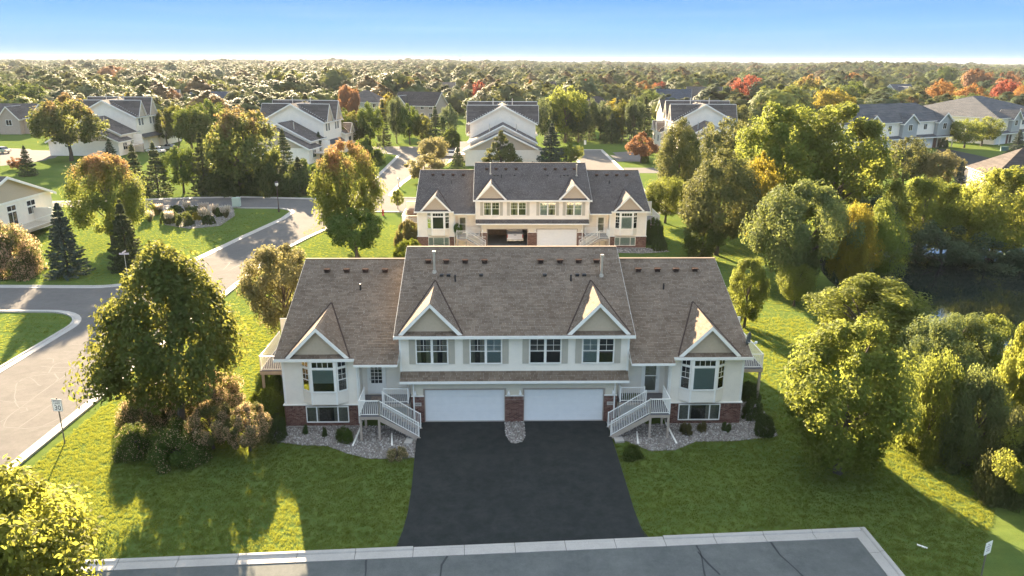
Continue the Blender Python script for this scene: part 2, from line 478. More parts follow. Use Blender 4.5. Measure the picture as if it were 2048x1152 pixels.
def window(parent, P, A, Nn, a0, a1, z0, z1, style='hung', inside='dark', trim=0.075, lights=4, name='window'):
    f = MB()
    for q in ((a0 - trim, a0, z0 - trim, z1 + trim), (a1, a1 + trim, z0 - trim, z1 + trim)):
        obox(f, P, A, Nn, q[0], q[1], 0, 0.055, q[2], q[3])
    obox(f, P, A, Nn, a0, a1, 0, 0.055, z1, z1 + trim); obox(f, P, A, Nn, a0, a1, 0, 0.075, z0 - trim, z0)
    w = f.obj(name, WHITE, parent)
    b = MB(); obox(b, P, A, Nn, a0, a1, 0.003, 0.016, z0, z1); b.obj('backing_panel', ROOMSHADE, w)  # flat panel painted dark for the room's shade, no room behind
    if inside == 'curtain':
        n = 5; wd = (a1 - a0)
        for s0, s1 in ((0.02, 0.30), (0.66, 0.98)):
            c = MB()
            for k in range(n):
                x0 = a0 + wd*(s0 + (s1 - s0)*k/n); x1 = a0 + wd*(s0 + (s1 - s0)*(k + 1.0)/n)
                obox(c, P, A, Nn, x0, x1, 0.017, 0.023 + 0.004*(k % 2), z0 + 0.01, z1 - 0.01)
            c.obj('curtain', CURTAIN, w)
    elif inside in ('blind', 'halfblind'):
        c = MB(); zb = z0 + (z1 - z0)*(0.38 if inside == 'halfblind' else 0.02); z = zb
        while z < z1 - 0.02:
            obox(c, P, A, Nn, a0 + 0.01, a1 - 0.01, 0.017, 0.023, z, z + 0.042); z += 0.046
        c.obj('blind', BLIND, w)
    def pane(x0, x1, y0, y1):
        p = MB(); obox(p, P, A, Nn, x0, x1, 0.030, 0.034, y0, y1); p.obj('pane', GLASS, w)
    m = MB()
    if style == 'hung':
        zm = (z0 + z1)/2; am = (a0 + a1)/2
        obox(m, P, A, Nn, a0, a1, 0.026, 0.05, zm - 0.022, zm + 0.022)
        obox(m, P, A, Nn, am - 0.011, am + 0.011, 0.035, 0.044, zm + 0.022, z1)
        zq = (zm + z1)/2
        obox(m, P, A, Nn, a0, am - 0.011, 0.035, 0.044, zq - 0.011, zq + 0.011); obox(m, P, A, Nn, am + 0.011, a1, 0.035, 0.044, zq - 0.011, zq + 0.011)
        m.obj('sash_bar', WHITE, w)
        pane(a0, a1, z0, zm - 0.022); pane(a0, a1, zm + 0.022, z1)
    elif style == 'transom':
        for k in range(1, lights):
            m = MB(); x = a0 + (a1 - a0)*k/lights; obox(m, P, A, Nn, x - 0.014, x + 0.014, 0.035, 0.046, z0, z1); m.obj('sash_bar', WHITE, w)
        pane(a0, a1, z0, z1)
    elif style == 'triple':
        q = (a1 - a0)*0.24
        for x in (a0 + q, a1 - q): m = MB(); obox(m, P, A, Nn, x - 0.035, x + 0.035, 0.026, 0.05, z0, z1); m.obj('sash_bar', WHITE, w)
        pane(a0, a0 + q - 0.035, z0, z1); pane(a0 + q + 0.035, a1 - q - 0.035, z0, z1); pane(a1 - q + 0.035, a1, z0, z1)
    else:
        pane(a0, a1, z0, z1)
    return w

def railing(parent, pts, h=0.95, sp=0.115, post=0.065, name='railing', posts=True):
    """white aluminium rail along a polyline of floor points; balusters are pieces of their own"""
    root = empty(name, parent=parent)
    for a, b in zip(pts[:-1], pts[1:]):
        a, b = Vector(a), Vector(b)
        r = MB(); r.beam(a + Vector((0, 0, h)), b + Vector((0, 0, h)), 0.055, 0.045); r.obj('top_rail', WHITE, root)
        r = MB(); r.beam(a + Vector((0, 0, 0.09)), b + Vector((0, 0, 0.09)), 0.04, 0.035); r.obj('bottom_rail', WHITE, root)
    bm = MB(); bm.box((-0.011, -0.011, 0.09), (0.011, 0.011, h - 0.02)); bme = bm.mesh('baluster', WHITE)
    for a, b in zip(pts[:-1], pts[1:]):
        a, b = Vector(a), Vector(b); n = max(1, int((b - a).length/sp))
        for k in range(1, n): inst('baluster', bme, root, a + (b - a)*(k/n))
    if posts:
        pm = MB(); pm.box((-post/2, -post/2, 0), (post/2, post/2, h + 0.05)); pme = pm.mesh('rail_post', WHITE)
        for p in pts: inst('rail_post', pme, root, p)
    return root

def slope_frame(P0, P1, up):
    """eave from P0 to P1, up = vector to the ridge: unit A, unit U, unit normal, length, width"""
    P0, P1, up = Vector(P0), Vector(P1), Vector(up)
    A = (P1 - P0); L = A.length; A.normalize(); W = up.length; U = up.normalized()
    Nn = A.cross(U)
    if Nn.z < 0: Nn = -Nn
    return P0, A, U, Nn, L, W

def roof_slope(mbs, mbr, P0, P1, up, t=0.11, coarse=False, expo=0.145):
    P, A, U, Nn, L, W = slope_frame(P0, P1, up)
    mbr.prism([P, P + A*L, P + A*L + U*W, P + U*W], -Nn*t)
    shingles(mbs, P + Nn*0.001, A, U, Nn, L, W, expo, coarse=coarse)

def dormer(parent, uc, hw, wr, e_z, e_w, pitch, za, sh, face=TAN):
    """small gable standing on the front slope (roof plane z = e_z + pitch (w - e_w))"""
    pl = lambda w: e_z + pitch*(w - e_w)
    zf = pl(wr); wb = e_w + (za - e_z)/pitch; wf = wr + 0.30
    g = MB(); sl = (za - zf)/hw; zt = za - 0.26; hb = (zt - pl(wf) - 0.0)/sl
    g.prism([(uc - hb, wf, pl(wf) - 0.02), (uc + hb, wf, pl(wf) - 0.02), (uc, wf, zt)], (0, 0.3, 0))
    d = g.obj('dormer', face, parent)
    r, s, t = MB(), MB(), MB()
    for k in (-1, 1):
        A = Vector((0, 1, 0)); U = Vector((-k*hw, 0, za - zf)); W = U.length; U.normalize()
        Nn = A.cross(U); Nn = Nn if Nn.z > 0 else -Nn
        P = Vector((uc + k*hw, wr, zf))
        tri = [P + Nn*0.0, Vector((uc, wr, za)), Vector((uc, wb, za))]
        r.prism(tri, -Nn*0.09)
        shingles(s, P + Nn*0.001, A, U, Nn, 0, W, clip=lambda x, W=W: (0.0, (wb - wr)*x/W))
        a = P + Vector((0, -0.028, -0.10)); b = Vector((uc, wr - 0.028, za - 0.115))
        t.beam(a, b, 0.05, 0.20, up=(0, 1, 0)) if False else None
        nz = Vector((0, 0, 1))
        t.prism([a + Vector((k*0.06, 0, -0.02)), b + Vector((0, 0, 0.10)), b + Vector((0, 0, -0.13)), a + Vector((-k*0.16, 0, -0.02))], (0, 0.05, 0))
    r.obj('dormer_roof', WHITE, d); s.obj('shingles', sh, d, kind='stuff'); t.obj('rake_trim', WHITE, d)
    for k in (-1, 1):
        v = MB(); v.beam((uc + k*hw, wr + 0.05, zf + 0.03), (uc, wb, za + 0.03), 0.11, 0.03); v.obj('valley_flashing', BROWNV, d)
    return d

def rake(mb, P0, P1, out, h=0.19, t=0.04):
    """board along a gable edge"""
    P0, P1, out = Vector(P0) - Vector((0, 0, 0.06)), Vector(P1) - Vector((0, 0, 0.06)), Vector(out)
    mb.prism([P0, P1, P1 - Vector((0, 0, h)), P0 - Vector((0, 0, h))], out*t)

def text_on(parent, body, loc, size, mat, rot=(math.pi/2, 0, 0), name='lettering'):
    c = bpy.data.curves.new(name, 'FONT'); c.body = body; c.size = size; c.align_x = 'CENTER'; c.align_y = 'CENTER'; c.extrude = 0.002
    c.materials.append(mat)
    tmp = bpy.data.objects.new(name, c); COL.objects.link(tmp)
    me = bpy.data.meshes.new_from_object(tmp.evaluated_get(bpy.context.evaluated_depsgraph_get())); bpy.data.objects.remove(tmp)
    o = bpy.data.objects.new(name, me); COL.objects.link(o); o.location = loc; o.rotation_euler = rot
    if parent: o.parent = parent
    return o
def boxes(name, mat, parent, *bs):
    for a, b in bs:
        m = MB(); m.box(a, b); o = m.obj(name, mat, parent)
    return o
INK = plain('dark_lettering', (0.10, 0.09, 0.085), 0.7)
INKB = plain('black_sign_lettering', (0.015, 0.015, 0.03), 0.6)

def duplex(loc, rz, scale, sh, label, group, open_left=False, inner=None, numbers=('16008', '16010'), doors=('lite', 'storm'), blinds=('halfblind', 'blind')):
    R = empty('townhouse', loc, rz, scale, label, 'house', group)
    EW, EZ, PW = -0.68, 4.47, 0.402            # wing roof plane
    MW, MZ, PM = -0.50, 5.80, 0.4146           # main roof plane
    RW, RM = 8.5, 7.7                          # ridge depths
    zw = lambda w: EZ + PW*(w - EW)
    zm = lambda w: MZ + PM*(w - MW)
    inner = inner or {}
    # ---- walls
    wl = MB()
    for s in (-1, 1):
        wl.box((s*9.35, -0.15, -0.15), (s*13.85, 17.4, 4.36))
        wl.box((s*6.22, 1.0, -0.15), (s*9.35, 17.3, 4.34))
        wl.prism([(s*6.9, -0.1, 4.34), (s*6.9, 17.1, 4.34), (s*6.9, RW, zw(RW) - 0.2)], (s*6.93, 0, 0))
        wl.box((s*6.02, 0.02, -0.14), (s*6.22, 6.6, 2.84))
    wl.box((-6.02, 6.4, -0.1), (6.02, 15.9, 2.84)); wl.box((-0.12, 0.15, -0.1), (0.12, 6.4, 2.84))
    wl.box((-6.85, 0.0, 2.84), (6.85, 15.9, 5.66))
    wl.prism([(-6.85, 0.1, 5.66), (-6.85, 15.3, 5.66), (-6.85, RM, zm(RM) - 0.16)], (13.7, 0, 0))
    body = wl.obj('wall', SIDING, R)
    sd = MB()
    F = Vector((0, -1, 0)); X = Vector((1, 0, 0))
    lap_siding(sd, (0, 0, 0), X, F, -6.85, 6.85, 3.36, 5.60)
    for s in (-1, 1):
        for a, b in ((9.35, 10.05), (12.63, 13.85)):
            lap_siding(sd, (0, -0.15, 0), X, F, min(s*a, s*b), max(s*a, s*b), 1.34, 4.34)
        lap_siding(sd, (0, -0.15, 0), X, F, min(s*10.05, s*12.63), max(s*10.05, s*12.63), 1.34, 1.46)
        lap_siding(sd, (0, 1.0, 0), X, F, min(s*6.25, s*9.35), max(s*6.25, s*9.35), 1.3, 4.32)
        lap_siding(sd, (s*13.85, 0, 0), Vector((0, 1, 0)), Vector((s, 0, 0)), -0.1, 17.3, 1.34, 4.3)
        lap_siding(sd, (s*13.85, 0, 0), Vector((0, 1, 0)), Vector((s, 0, 0)), -0.1, 17.1, 4.32, zw(RW) - 0.3,
                   clip=lambda z: (max(-0.1, EW + (z + 0.2 - EZ)/PW), 17.0 - max(-0.1, EW + (z + 0.2 - EZ)/PW)))
    sd.obj('siding_boards', SIDING, body, kind='stuff')
    # garage front: cream siding band with door heads, brick piers
    gf = MB()
    gf.box((-6.25, 0.0, 2.18), (6.25, 0.14, 2.838))
    for a, b in ((-6.25, -5.46), (-0.58, 0.58), (5.46, 6.25)): gf.box((a, 0.0, -0.1), (b, 0.14, 2.18))
    gw = gf.obj('garage_wall', CREAM, R)
    gs = MB()
    lap_siding(gs, (0, 0, 0), X, F, -6.25, 6.25, 2.22, 2.90)
    for a, b in ((-6.25, -5.50), (-0.54, 0.54), (5.50, 6.25)): lap_siding(gs, (0, 0, 0), X, F, a, b, 1.80, 2.22)
    gs.obj('siding_boards', CREAM, gw, kind='stuff')
    def veneer(box, P, A, Nn, a0, a1, z0, z1):
        mo = MB(); mo.box(*box); v = mo.obj('brick_veneer', MORTAR, R)
        bk = MB(); brickwork(bk, P, A, Nn, a0, a1, z0, z1); bk.obj('bricks', BRICK, v, kind='stuff')
    Y = Vector((0, 1, 0))
    for a, b in ((-6.25, -5.50), (-0.54, 0.54), (5.50, 6.25)):
        veneer(((a - 0.02, -0.05, -0.12), (b + 0.02, -0.001, 1.74)), (0, -0.05, 0), X, F, a - 0.02, b + 0.02, -0.02, 1.73)
        boxes('ledge_trim', WHITE, R, ((a - 0.02, -0.11, 1.745), (b + 0.02, 0.0, 1.795)))
    for s in (-1, 1):
        a, b = sorted((s*9.35, s*13.89))
        veneer(((a, -0.20, -0.18), (b, -0.151, 1.28)), (0, -0.20, 0), X, F, a, b, -0.08, 1.27)
        veneer(((s*13.851, -0.15, -0.18), (s*13.90, 17.3, 1.28)), (s*13.90, 0, 0), Y, Vector((s, 0, 0)), -0.15, 6.0, -0.08, 1.27)
        veneer(((s*6.221, 0.0, -0.14), (s*6.25, 1.0, 1.74)), (s*6.25, 0, 0), Y, Vector((s, 0, 0)), 0.0, 1.0, -0.02, 1.73)
        a, b = sorted((s*9.35, s*13.96))
        boxes('ledge_trim', WHITE, R, ((a, -0.27, 1.285), (b, -0.15, 1.335)), ((s*13.84, -0.149, 1.286), (s*13.96, 17.3, 1.334)))
        boxes('corner_board', WHITE, R, ((s*13.74, -0.175, 1.335), (s*13.875, -0.148, 4.33)), ((s*6.75, -0.03, 3.37), (s*6.88, -0.001, 5.6)), ((s*9.30, -0.18, 1.34), (s*9.44, 0.02, 4.3)))
        boxes('foundation', CONC, R, ((s*9.33, -0.24, -0.3), (s*13.94, -0.15, -0.09)))
    # ---- garage doors
    for s, opn in ((-1, open_left), (1, False)):
        a, b = sorted((s*0.60, s*5.44))
        t = MB()
        for q in ((a - 0.10, a), (b, b + 0.10)): t.box((q[0], -0.025, 0), (q[1], 0.15, 2.18))
        t.box((a - 0.10, -0.028, 2.15), (b + 0.10, 0.15, 2.24))
        t.obj('garage_door_trim', TANTRIM, R)
        if opn:
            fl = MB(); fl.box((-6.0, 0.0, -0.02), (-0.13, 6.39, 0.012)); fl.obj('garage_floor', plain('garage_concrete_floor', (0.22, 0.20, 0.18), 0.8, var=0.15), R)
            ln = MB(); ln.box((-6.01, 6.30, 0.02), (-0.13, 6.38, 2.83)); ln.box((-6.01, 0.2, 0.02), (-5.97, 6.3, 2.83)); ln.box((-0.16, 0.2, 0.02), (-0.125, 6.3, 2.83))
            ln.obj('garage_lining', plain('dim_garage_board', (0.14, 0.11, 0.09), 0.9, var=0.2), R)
            continue
        d = MB(); d.box((a, 0.10, 0.0), (b, 0.13, 0.02)); gd = d.obj('garage_door', BLACK, R)
        for k in range(4):
            p = MB(); z0 = 0.05 + k*0.5325; z1 = z0 + 0.526
            p.box((a + 0.005, 0.09, z0), (b - 0.005, 0.13, z1))
            for j in range(8):
                x0 = a + 0.08 + j*(b - a - 0.16)/8 + 0.05; x1 = a + 0.08 + (j + 1)*(b - a - 0.16)/8 - 0.05
                p.box((x0, 0.082, z0 + 0.09), (x1, 0.089, z1 - 0.09))
            p.obj('door_section', DOORW, gd)
        sw = MB(); sw.box((a, 0.085, 0.0), (b, 0.10, 0.05)); sw.obj('weather_seal', plain('grey_rubber', (0.3, 0.3, 0.28), 0.8), gd)
    # ---- pent roof over the garages
    pr, ps, pf = MB(), MB(), MB()
    roof_slope(ps, pr, (-6.84, -0.62, 2.97), (6.84, -0.62, 2.97), (0, 0.62, 0.41), 0.09)
    p = pr.obj('pent_roof', WHITE, R); ps.obj('shingles', sh, p, kind='stuff')
    pf.box((-6.86, -0.67, 2.83), (6.86, -0.622, 2.975)); pf.box((-6.84, -0.62, 2.842), (6.84, -0.001, 2.87)); pf.obj('gutter', WHITE, p)
    # ---- main windows and shutters
    k = 0
    for c in (-4.93, -1.72, 1.83, 5.0):
        for o in (-0.485, 0.485):
            window(R, (0, -0.016, 0), X, F, c + o - 0.41, c + o + 0.41, 3.93, 5.42, 'hung', inner.get('upper', ['curtain', 'curtain', 'curtain', 'blind', 'dark', 'dark', 'blind', 'dark'])[k]); k += 1
        for o in (-1.18, 1.18):
            m = MB(); m.box((c + o - 0.18, -0.05, 3.86), (c + o + 0.18, -0.0155, 5.48))
            for j in range(22):
                z = 3.93 + j*0.068; m.box((c + o - 0.13, -0.058, z), (c + o + 0.13, -0.05, z + 0.045))
            m.obj('shutter', SHUT, R)
    # ---- wings: bay, basement window, door, dormers, decks
    for s in (-1, 1):
        m = lambda u: s*u
        by = MB()
        pts = [(m(12.72), -0.15), (m(12.08), -0.62), (m(10.60), -0.62), (m(9.98), -0.15)]
        by.prism([(x, y, 1.50) for x, y in pts], (0, 0, 2.84))
        ins = [(11.35*s + (x - 11.35*s)*0.80, y*0.78 - 0.03, 1.40) for x, y in pts]
        by.add([(x, y, 1.50) for x, y in pts] + ins, [(0, 1, 5, 4), (1, 2, 6, 5), (2, 3, 7, 6), (4, 5, 6, 7)])
        bay = by.obj('bay_window', SIDING, R)
        bs = MB()
        lap_siding(bs, (0, -0.62, 0), X, F, min(m(10.6), m(12.08)), max(m(10.6), m(12.08)), 1.52, 2.24)
        faces = []
        for (p0, p1) in ((pts[0], pts[1]), (pts[2], pts[3])):
            a = Vector((*p0, 0)); b = Vector((*p1, 0)); A = (b - a); L = A.length; A.normalize()
            Nn = Vector((A.y, -A.x, 0)); Nn = Nn if Nn.y < 0 else -Nn
            lap_siding(bs, a, A, Nn, 0.03, L - 0.03, 1.52, 2.30)
            faces.append((a, A, Nn, L))
        bs.obj('siding_boards', SIDING, bay, kind='stuff')
        for x, y in pts[1:3]: boxes('corner_board', WHITE, bay, ((x - 0.05, y - 0.025, 1.5), (x + 0.05, y + 0.02, 4.3)))
        bl = blinds[0] if s < 0 else blinds[1]
        lo, hi = sorted((m(10.72), m(11.96)))
        window(R, (0, -0.62, 0), X, F, lo, hi, 2.38, 3.76, 'fixed', bl)
        window(R, (0, -0.62, 0), X, F, lo, hi, 3.90, 4.24, 'transom', 'dark' if bl != 'paleblind' else 'blind')
        for a, A, Nn, L in faces:
            window(R, a, A, Nn, 0.14, L - 0.14, 2.38, 3.76, 'hung', 'dark')
            window(R, a, A, Nn, 0.14, L - 0.14, 3.90, 4.24, 'transom', 'dark', lights=2)
        lo, hi = sorted((m(10.10), m(12.55)))
        window(R, (0, -0.222, 0), X, F, lo, hi, 0.22, 1.17, 'triple', inner.get('basement', 'curtain'), trim=0.06)
        # entry door
        st = doors[0] if s < 0 else doors[1]
        lo, hi = sorted((m(8.00), m(8.93)))
        d = MB()
        for q in ((lo - 0.10, lo), (hi, hi + 0.10)): d.box((q[0], 0.93, 1.45), (q[1], 0.985, 3.58))
        d.box((lo - 0.1, 0.93, 3.50), (hi + 0.1, 0.984, 3.60)); d.box((lo, 0.95, 1.50), (hi, 0.984, 3.50))
        dr = d.obj('front_door', WHITE, R)
        z0, z1 = (2.20, 3.38) if st == 'lite' else (1.62, 3.40)
        x0, x1 = lo + 0.13, hi - 0.13
        bb = MB(); bb.box((x0, 0.944, z0), (x1, 0.949, z1)); bb.obj('backing_panel', ROOMSHADE if st == 'lite' else plain('tan_inner_door', (0.34, 0.27, 0.19), 0.6), dr)
        gl = MB(); gl.box((x0, 0.932, z0), (x1, 0.936, z1)); gl.obj('pane', GLASS, dr)
        mm = MB()
        if st == 'lite':
            for i in (1, 2): xx = x0 + (x1 - x0)*i/3; mm.box((xx - 0.012, 0.922, z0), (xx + 0.012, 0.9315, z1))
            for i in range(1, 5): zz = z0 + (z1 - z0)*i/5; mm.box((x0, 0.9215, zz - 0.012), (x1, 0.931, zz + 0.012))
        else: mm.box((x0, 0.918, 2.58), (x1, 0.9315, 2.64))
        mm.obj('muntin', WHITE, dr)
        kn = MB(); kn.box((m(8.86) - 0.02, 0.89, 2.40), (m(8.86) + 0.02, 0.93, 2.56)); kn.obj('handle', METAL, dr)
        # porch landing, stairs
        pf = MB()
        for q0, q1 in (((m(6.35), -0.36, 1.22), (m(9.22), 0.90, 1.40)), ((m(7.90), -2.05, 1.22), (m(9.08), -0.36, 1.40))): pf.box(q0, q1)
        es = pf.obj('entry_stairs', TANTRIM, R)
        db = MB(); y = -2.06
        while y < 0.88:
            a, b = (7.88, 9.10) if y < -0.38 else (6.33, 9.24)
            db.box((m(a), y, 1.402), (m(b), min(0.9, y + 0.135), 1.45)); y += 0.142
        db.obj('deck_boards', DECKB, es, kind='stuff')
        n = 8; run = 2.24/n
        tr = MB(); tr.box((-run/2 - 0.02, -0.60, -0.04), (run/2, 0.60, 0)); tme = tr.mesh('tread', DECKB)
        for i in range(n - 1): inst('tread', tme, es, (m(7.90 - run*(i + 0.5)), -1.45, 1.45 - (i + 1)*0.1975))
        sg = MB()
        for y in (-2.06, -0.86):
            sg.prism([(m(7.90), y, 1.40), (m(7.90), y, 1.10), (m(5.72), y, -0.16), (m(5.55), y, -0.16), (m(5.55), y, 0.02)], (0, 0.045, 0))
        for x, y in ((9.02, -1.99), (7.95, -1.99), (9.02, -0.4), (6.45, -0.28)): sg.box((m(x) - 0.06, y - 0.06, -0.16), (m(x) + 0.06, y + 0.06, 1.22))
        sg.obj('stringer', TANTRIM, es)
        fr = 1.45
        railing(R, [(m(9.05), -0.22, fr), (m(9.05), -2.02, fr), (m(7.90), -2.02, fr)], name='landing_railing')
        railing(R, [(m(7.90), -2.02, fr), (m(5.66), -2.02, 0.03)], name='stair_railing')
        railing(R, [(m(7.86), -0.86, fr), (m(5.66), -0.86, 0.03)], name='stair_railing')
        railing(R, [(m(7.86), -0.34, fr), (m(6.42), -0.34, fr), (m(6.42), 0.60, fr)], name='porch_railing')
        # downspouts, wall lamps, address stones
        ds = MB(); ds.box((m(6.10) - 0.04, -0.14, 0.25), (m(6.10) + 0.04, -0.06, 2.83)); ds.obj('downspout', WHITE, R)
        ds = MB(); ds.box((m(9.42) - 0.04, -0.30, 0.10), (m(9.42) + 0.04, -0.22, 4.2)); ds.obj('downspout', WHITE, R)
        ds = MB(); ds.beam((m(9.30), -0.35, 0.02), (m(9.42), -2.75, -0.10), 0.09, 0.07); ds.obj('downspout_extension', WHITE, R)
        ds = MB(); ds.beam((m(7.35), -1.3, -0.06), (m(7.15), -2.75, -0.10), 0.09, 0.07); ds.obj('downspout_extension', WHITE, R)
        for u in (6.02, 0.35):
            lm = MB(); lm.box((m(u) - 0.06, -0.06, 1.93), (m(u) + 0.06, -0.014, 2.10)); lp = lm.obj('wall_lamp', WHITE, R)
            l2 = MB(); l2.lathe((m(u), -0.13, 1.88), [(0.03, 0.18), (0.085, 0.10), (0.10, 0.0)], 10); l2.obj('lamp_shade', WHITE, lp)
        pq = MB(); pq.box((m(5.88) - 0.22, -0.09, 1.12), (m(5.88) + 0.22, -0.052, 1.34)); pl = pq.obj('address_stone', plain('pale_stone', (0.48, 0.43, 0.37), 0.85, var=0.06), R)
        text_on(pl, numbers[0] if s < 0 else numbers[1], (m(5.88), -0.092, 1.23), 0.13, INK)
        # side deck
        dk = MB(); dk.box((m(13.9), 2.6, 2.08), (m(16.1), 7.3, 2.30))
        dd = dk.obj('deck', TANTRIM, R)
        fb = MB(); y = 2.6
        while y < 7.25: fb.box((m(13.9), y, 2.302), (m(16.12), y + 0.13, 2.345)); y += 0.14
        fb.obj('deck_boards', DECKB, dd, kind='stuff')
        po = MB(); po.box((-0.07, -0.07, -0.3), (0.07, 0.07, 2.10)); pme = po.mesh('deck_post', TANTRIM)
        for y in (2.75, 7.1): inst('deck_post', pme, dd, (m(15.98), y, 0))
        railing(R, [(m(13.95), 2.66, 2.345), (m(16.04), 2.66, 2.345), (m(16.04), 7.2, 2.345)], name='deck_railing')
        pv = MB(); pv.box((m(13.9), 7.22, 2.30), (m(15.9), 7.30, 4.20)); pv.box((m(13.88), 7.19, 4.20), (m(15.93), 7.33, 4.25)); pv.box((m(15.8), 7.19, 2.3), (m(15.92), 7.33, 4.2))
        pv.obj('privacy_panel', SIDING, dd)
    # ---- roofs
    for s in (-1, 1):
        r, q, f = MB(), MB(), MB()
        WB = 2*RW - EW
        a, b = sorted((s*9.43, s*14.15))
        roof_slope(q, r, (a, EW, EZ), (b, EW, EZ), (0, RW - EW, PW*(RW - EW)))
        c, d = sorted((s*6.86, s*9.43)); e2 = -1.15
        roof_slope(q, r, (c, e2, zw(e2)), (d, e2, zw(e2)), (0, RW - e2, PW*(RW - e2)))
        c, d = sorted((s*6.86, s*14.15))
        roof_slope(q, r, (d, WB, EZ), (c, WB, EZ), (0, -(WB - RW), PW*(RW - EW)), coarse=True)
        q.box((c, RW - 0.14, zw(RW) - 0.04), (d, RW + 0.14, zw(RW) + 0.02))
        rf = r.obj('wing_roof', WHITE, R); q.obj('shingles', sh, rf, kind='stuff')
        f.box((a, EW - 0.05, EZ - 0.17), (b, EW - 0.004, EZ - 0.005)); f.box((a, EW - 0.002, EZ - 0.16), (b, -0.16, EZ - 0.13))
        lo, hi = sorted((s*6.86, s*9.42)); f.box((lo, e2 - 0.05, zw(e2) - 0.13), (hi, e2 - 0.004, zw(e2) - 0.005)); f.box((lo, e2, zw(e2) - 0.125), (hi, 0.98, zw(e2) - 0.10))
        f.obj('fascia', WHITE, rf)
        k = MB()
        for w0, w1 in ((EW, RW), (WB, RW)): rake(k, (s*14.152, w0, EZ - 0.004), (s*14.152, w1, zw(RW) - 0.004), (s, 0, 0))
        k.obj('rake_board', WHITE, rf)
        def onroof(name, mb, mat, parent, u, w, z, pitch):
            o = mb.obj(name, mat, parent); o.location = (u, w, z); return o
        for u in (12.43, 11.13, 9.87, 8.55):
            v = MB(); v.box((-0.16, -0.16, -0.02), (0.16, 0.20, 0.20)); v.box((-0.20, -0.24, 0.14), (0.20, 0.02, 0.22)); onroof('roof_vent', v, BROWNV, rf, s*u, 7.1, zw(7.1) + 0.02, PW)
        v = MB(); v.tube([(0, 0, -0.1), (0, 0, 0.42)], 0.055, 8); onroof('vent_pipe', v, BLACK, rf, s*9.95, 5.3, zw(5.3), PW)
        dormer(rf, s*11.61, 1.88, EW + 0.05, EZ, EW, PW, 6.38, sh)
    r, q, f, k = MB(), MB(), MB(), MB()
    WB = 2*RM - MW
    roof_slope(q, r, (-7.1, MW, MZ), (7.1, MW, MZ), (0, RM - MW, PM*(RM - MW)))
    roof_slope(q, r, (7.1, WB, MZ), (-7.1, WB, MZ), (0, -(WB - RM), PM*(RM - MW)), coarse=True)
    q.box((-7.1, RM - 0.14, zm(RM) - 0.04), (7.1, RM + 0.14, zm(RM) + 0.02))
    rf = r.obj('main_roof', WHITE, R); q.obj('shingles', sh, rf, kind='stuff')
    f.box((-7.13, MW - 0.05, MZ - 0.175), (7.13, MW - 0.004, MZ - 0.005)); f.box((-7.1, MW, MZ - 0.17), (7.1, -0.03, MZ - 0.14)); f.obj('fascia', WHITE, rf)
    for s in (-1, 1):
        for w0, w1 in ((MW, RM), (WB, RM)): rake(k, (s*7.102, w0, MZ - 0.004), (s*7.102, w1, zm(RM) - 0.004), (s, 0, 0), 0.17, 0.03)
        dormer(rf, s*4.97, 1.89, MW + 0.08, MZ, MW, PM, 7.78, sh)
        for u in (5.54, 4.36, 3.12, 1.84):
            v = MB(); v.box((-0.16, -0.16, -0.02), (0.16, 0.20, 0.20)); v.box((-0.20, -0.24, 0.14), (0.20, 0.02, 0.22)); o = v.obj('roof_vent', BROWNV, rf); o.location = (s*u, 6.03, zm(6.03) + 0.02)
        for u in (4.6, 4.15, 2.05):
            v = MB(); v.box((-0.12, -0.12, -0.03), (0.12, 0.12, 0.09)); o = v.obj('exhaust_cap', BLACK, rf); o.location = (s*u, 4.75, zm(4.75) + 0.02)
        v = MB(); v.tube([(0, 0, -0.1), (0, 0, 0.42)], 0.055, 8); o = v.obj('vent_pipe', BLACK, rf); o.location = (s*3.7, 4.23, zm(4.23))
        v = MB(); v.tube([(0, 0, -0.1), (0, 0, 0.12), (0, 0, 0.13), (0, 0, 1.28), (0, 0, 1.29), (0, 0, 1.42)], [0.17, 0.12, 0.075, 0.075, 0.12, 0.12], 10)
        o = v.obj('flue', PIPE, rf); o.location = (-5.08 if s < 0 else 5.72, 5.1 if s < 0 else 4.72, zm(5.1 if s < 0 else 4.72))
    k.obj('rake_board', WHITE, rf)
    return R

def wall_run(mb, pts, z0, z1):
    for a, b in zip(pts[:-1], pts[1:]): mb.quad((*a, z0), (*b, z0), (*b, z1), (*a, z1))

def far_window(parent, P, A, Nn, a0, a1, z0, z1):
    f = MB(); t = 0.09
    obox(f, P, A, Nn, a0 - t, a0, 0, 0.05, z0 - t, z1 + t); obox(f, P, A, Nn, a1, a1 + t, 0, 0.05, z0 - t, z1 + t)
    obox(f, P, A, Nn, a0, a1, 0, 0.05, z1, z1 + t); obox(f, P, A, Nn, a0, a1, 0, 0.05, z0 - t, z0)
    am = (a0 + a1)/2; obox(f, P, A, Nn, am - 0.03, am + 0.03, 0.02, 0.045, z0, z1)
    w = f.obj('window', WHITE, parent)
    p = MB(); obox(p, P, A, Nn, a0, a1, 0.004, 0.018, z0, z1); p.obj('pane', DARKGLASS, w)
    return w
DARKGLASS = plain('dark_reflective_glass', (0.02, 0.022, 0.026), 0.06, 0.8)

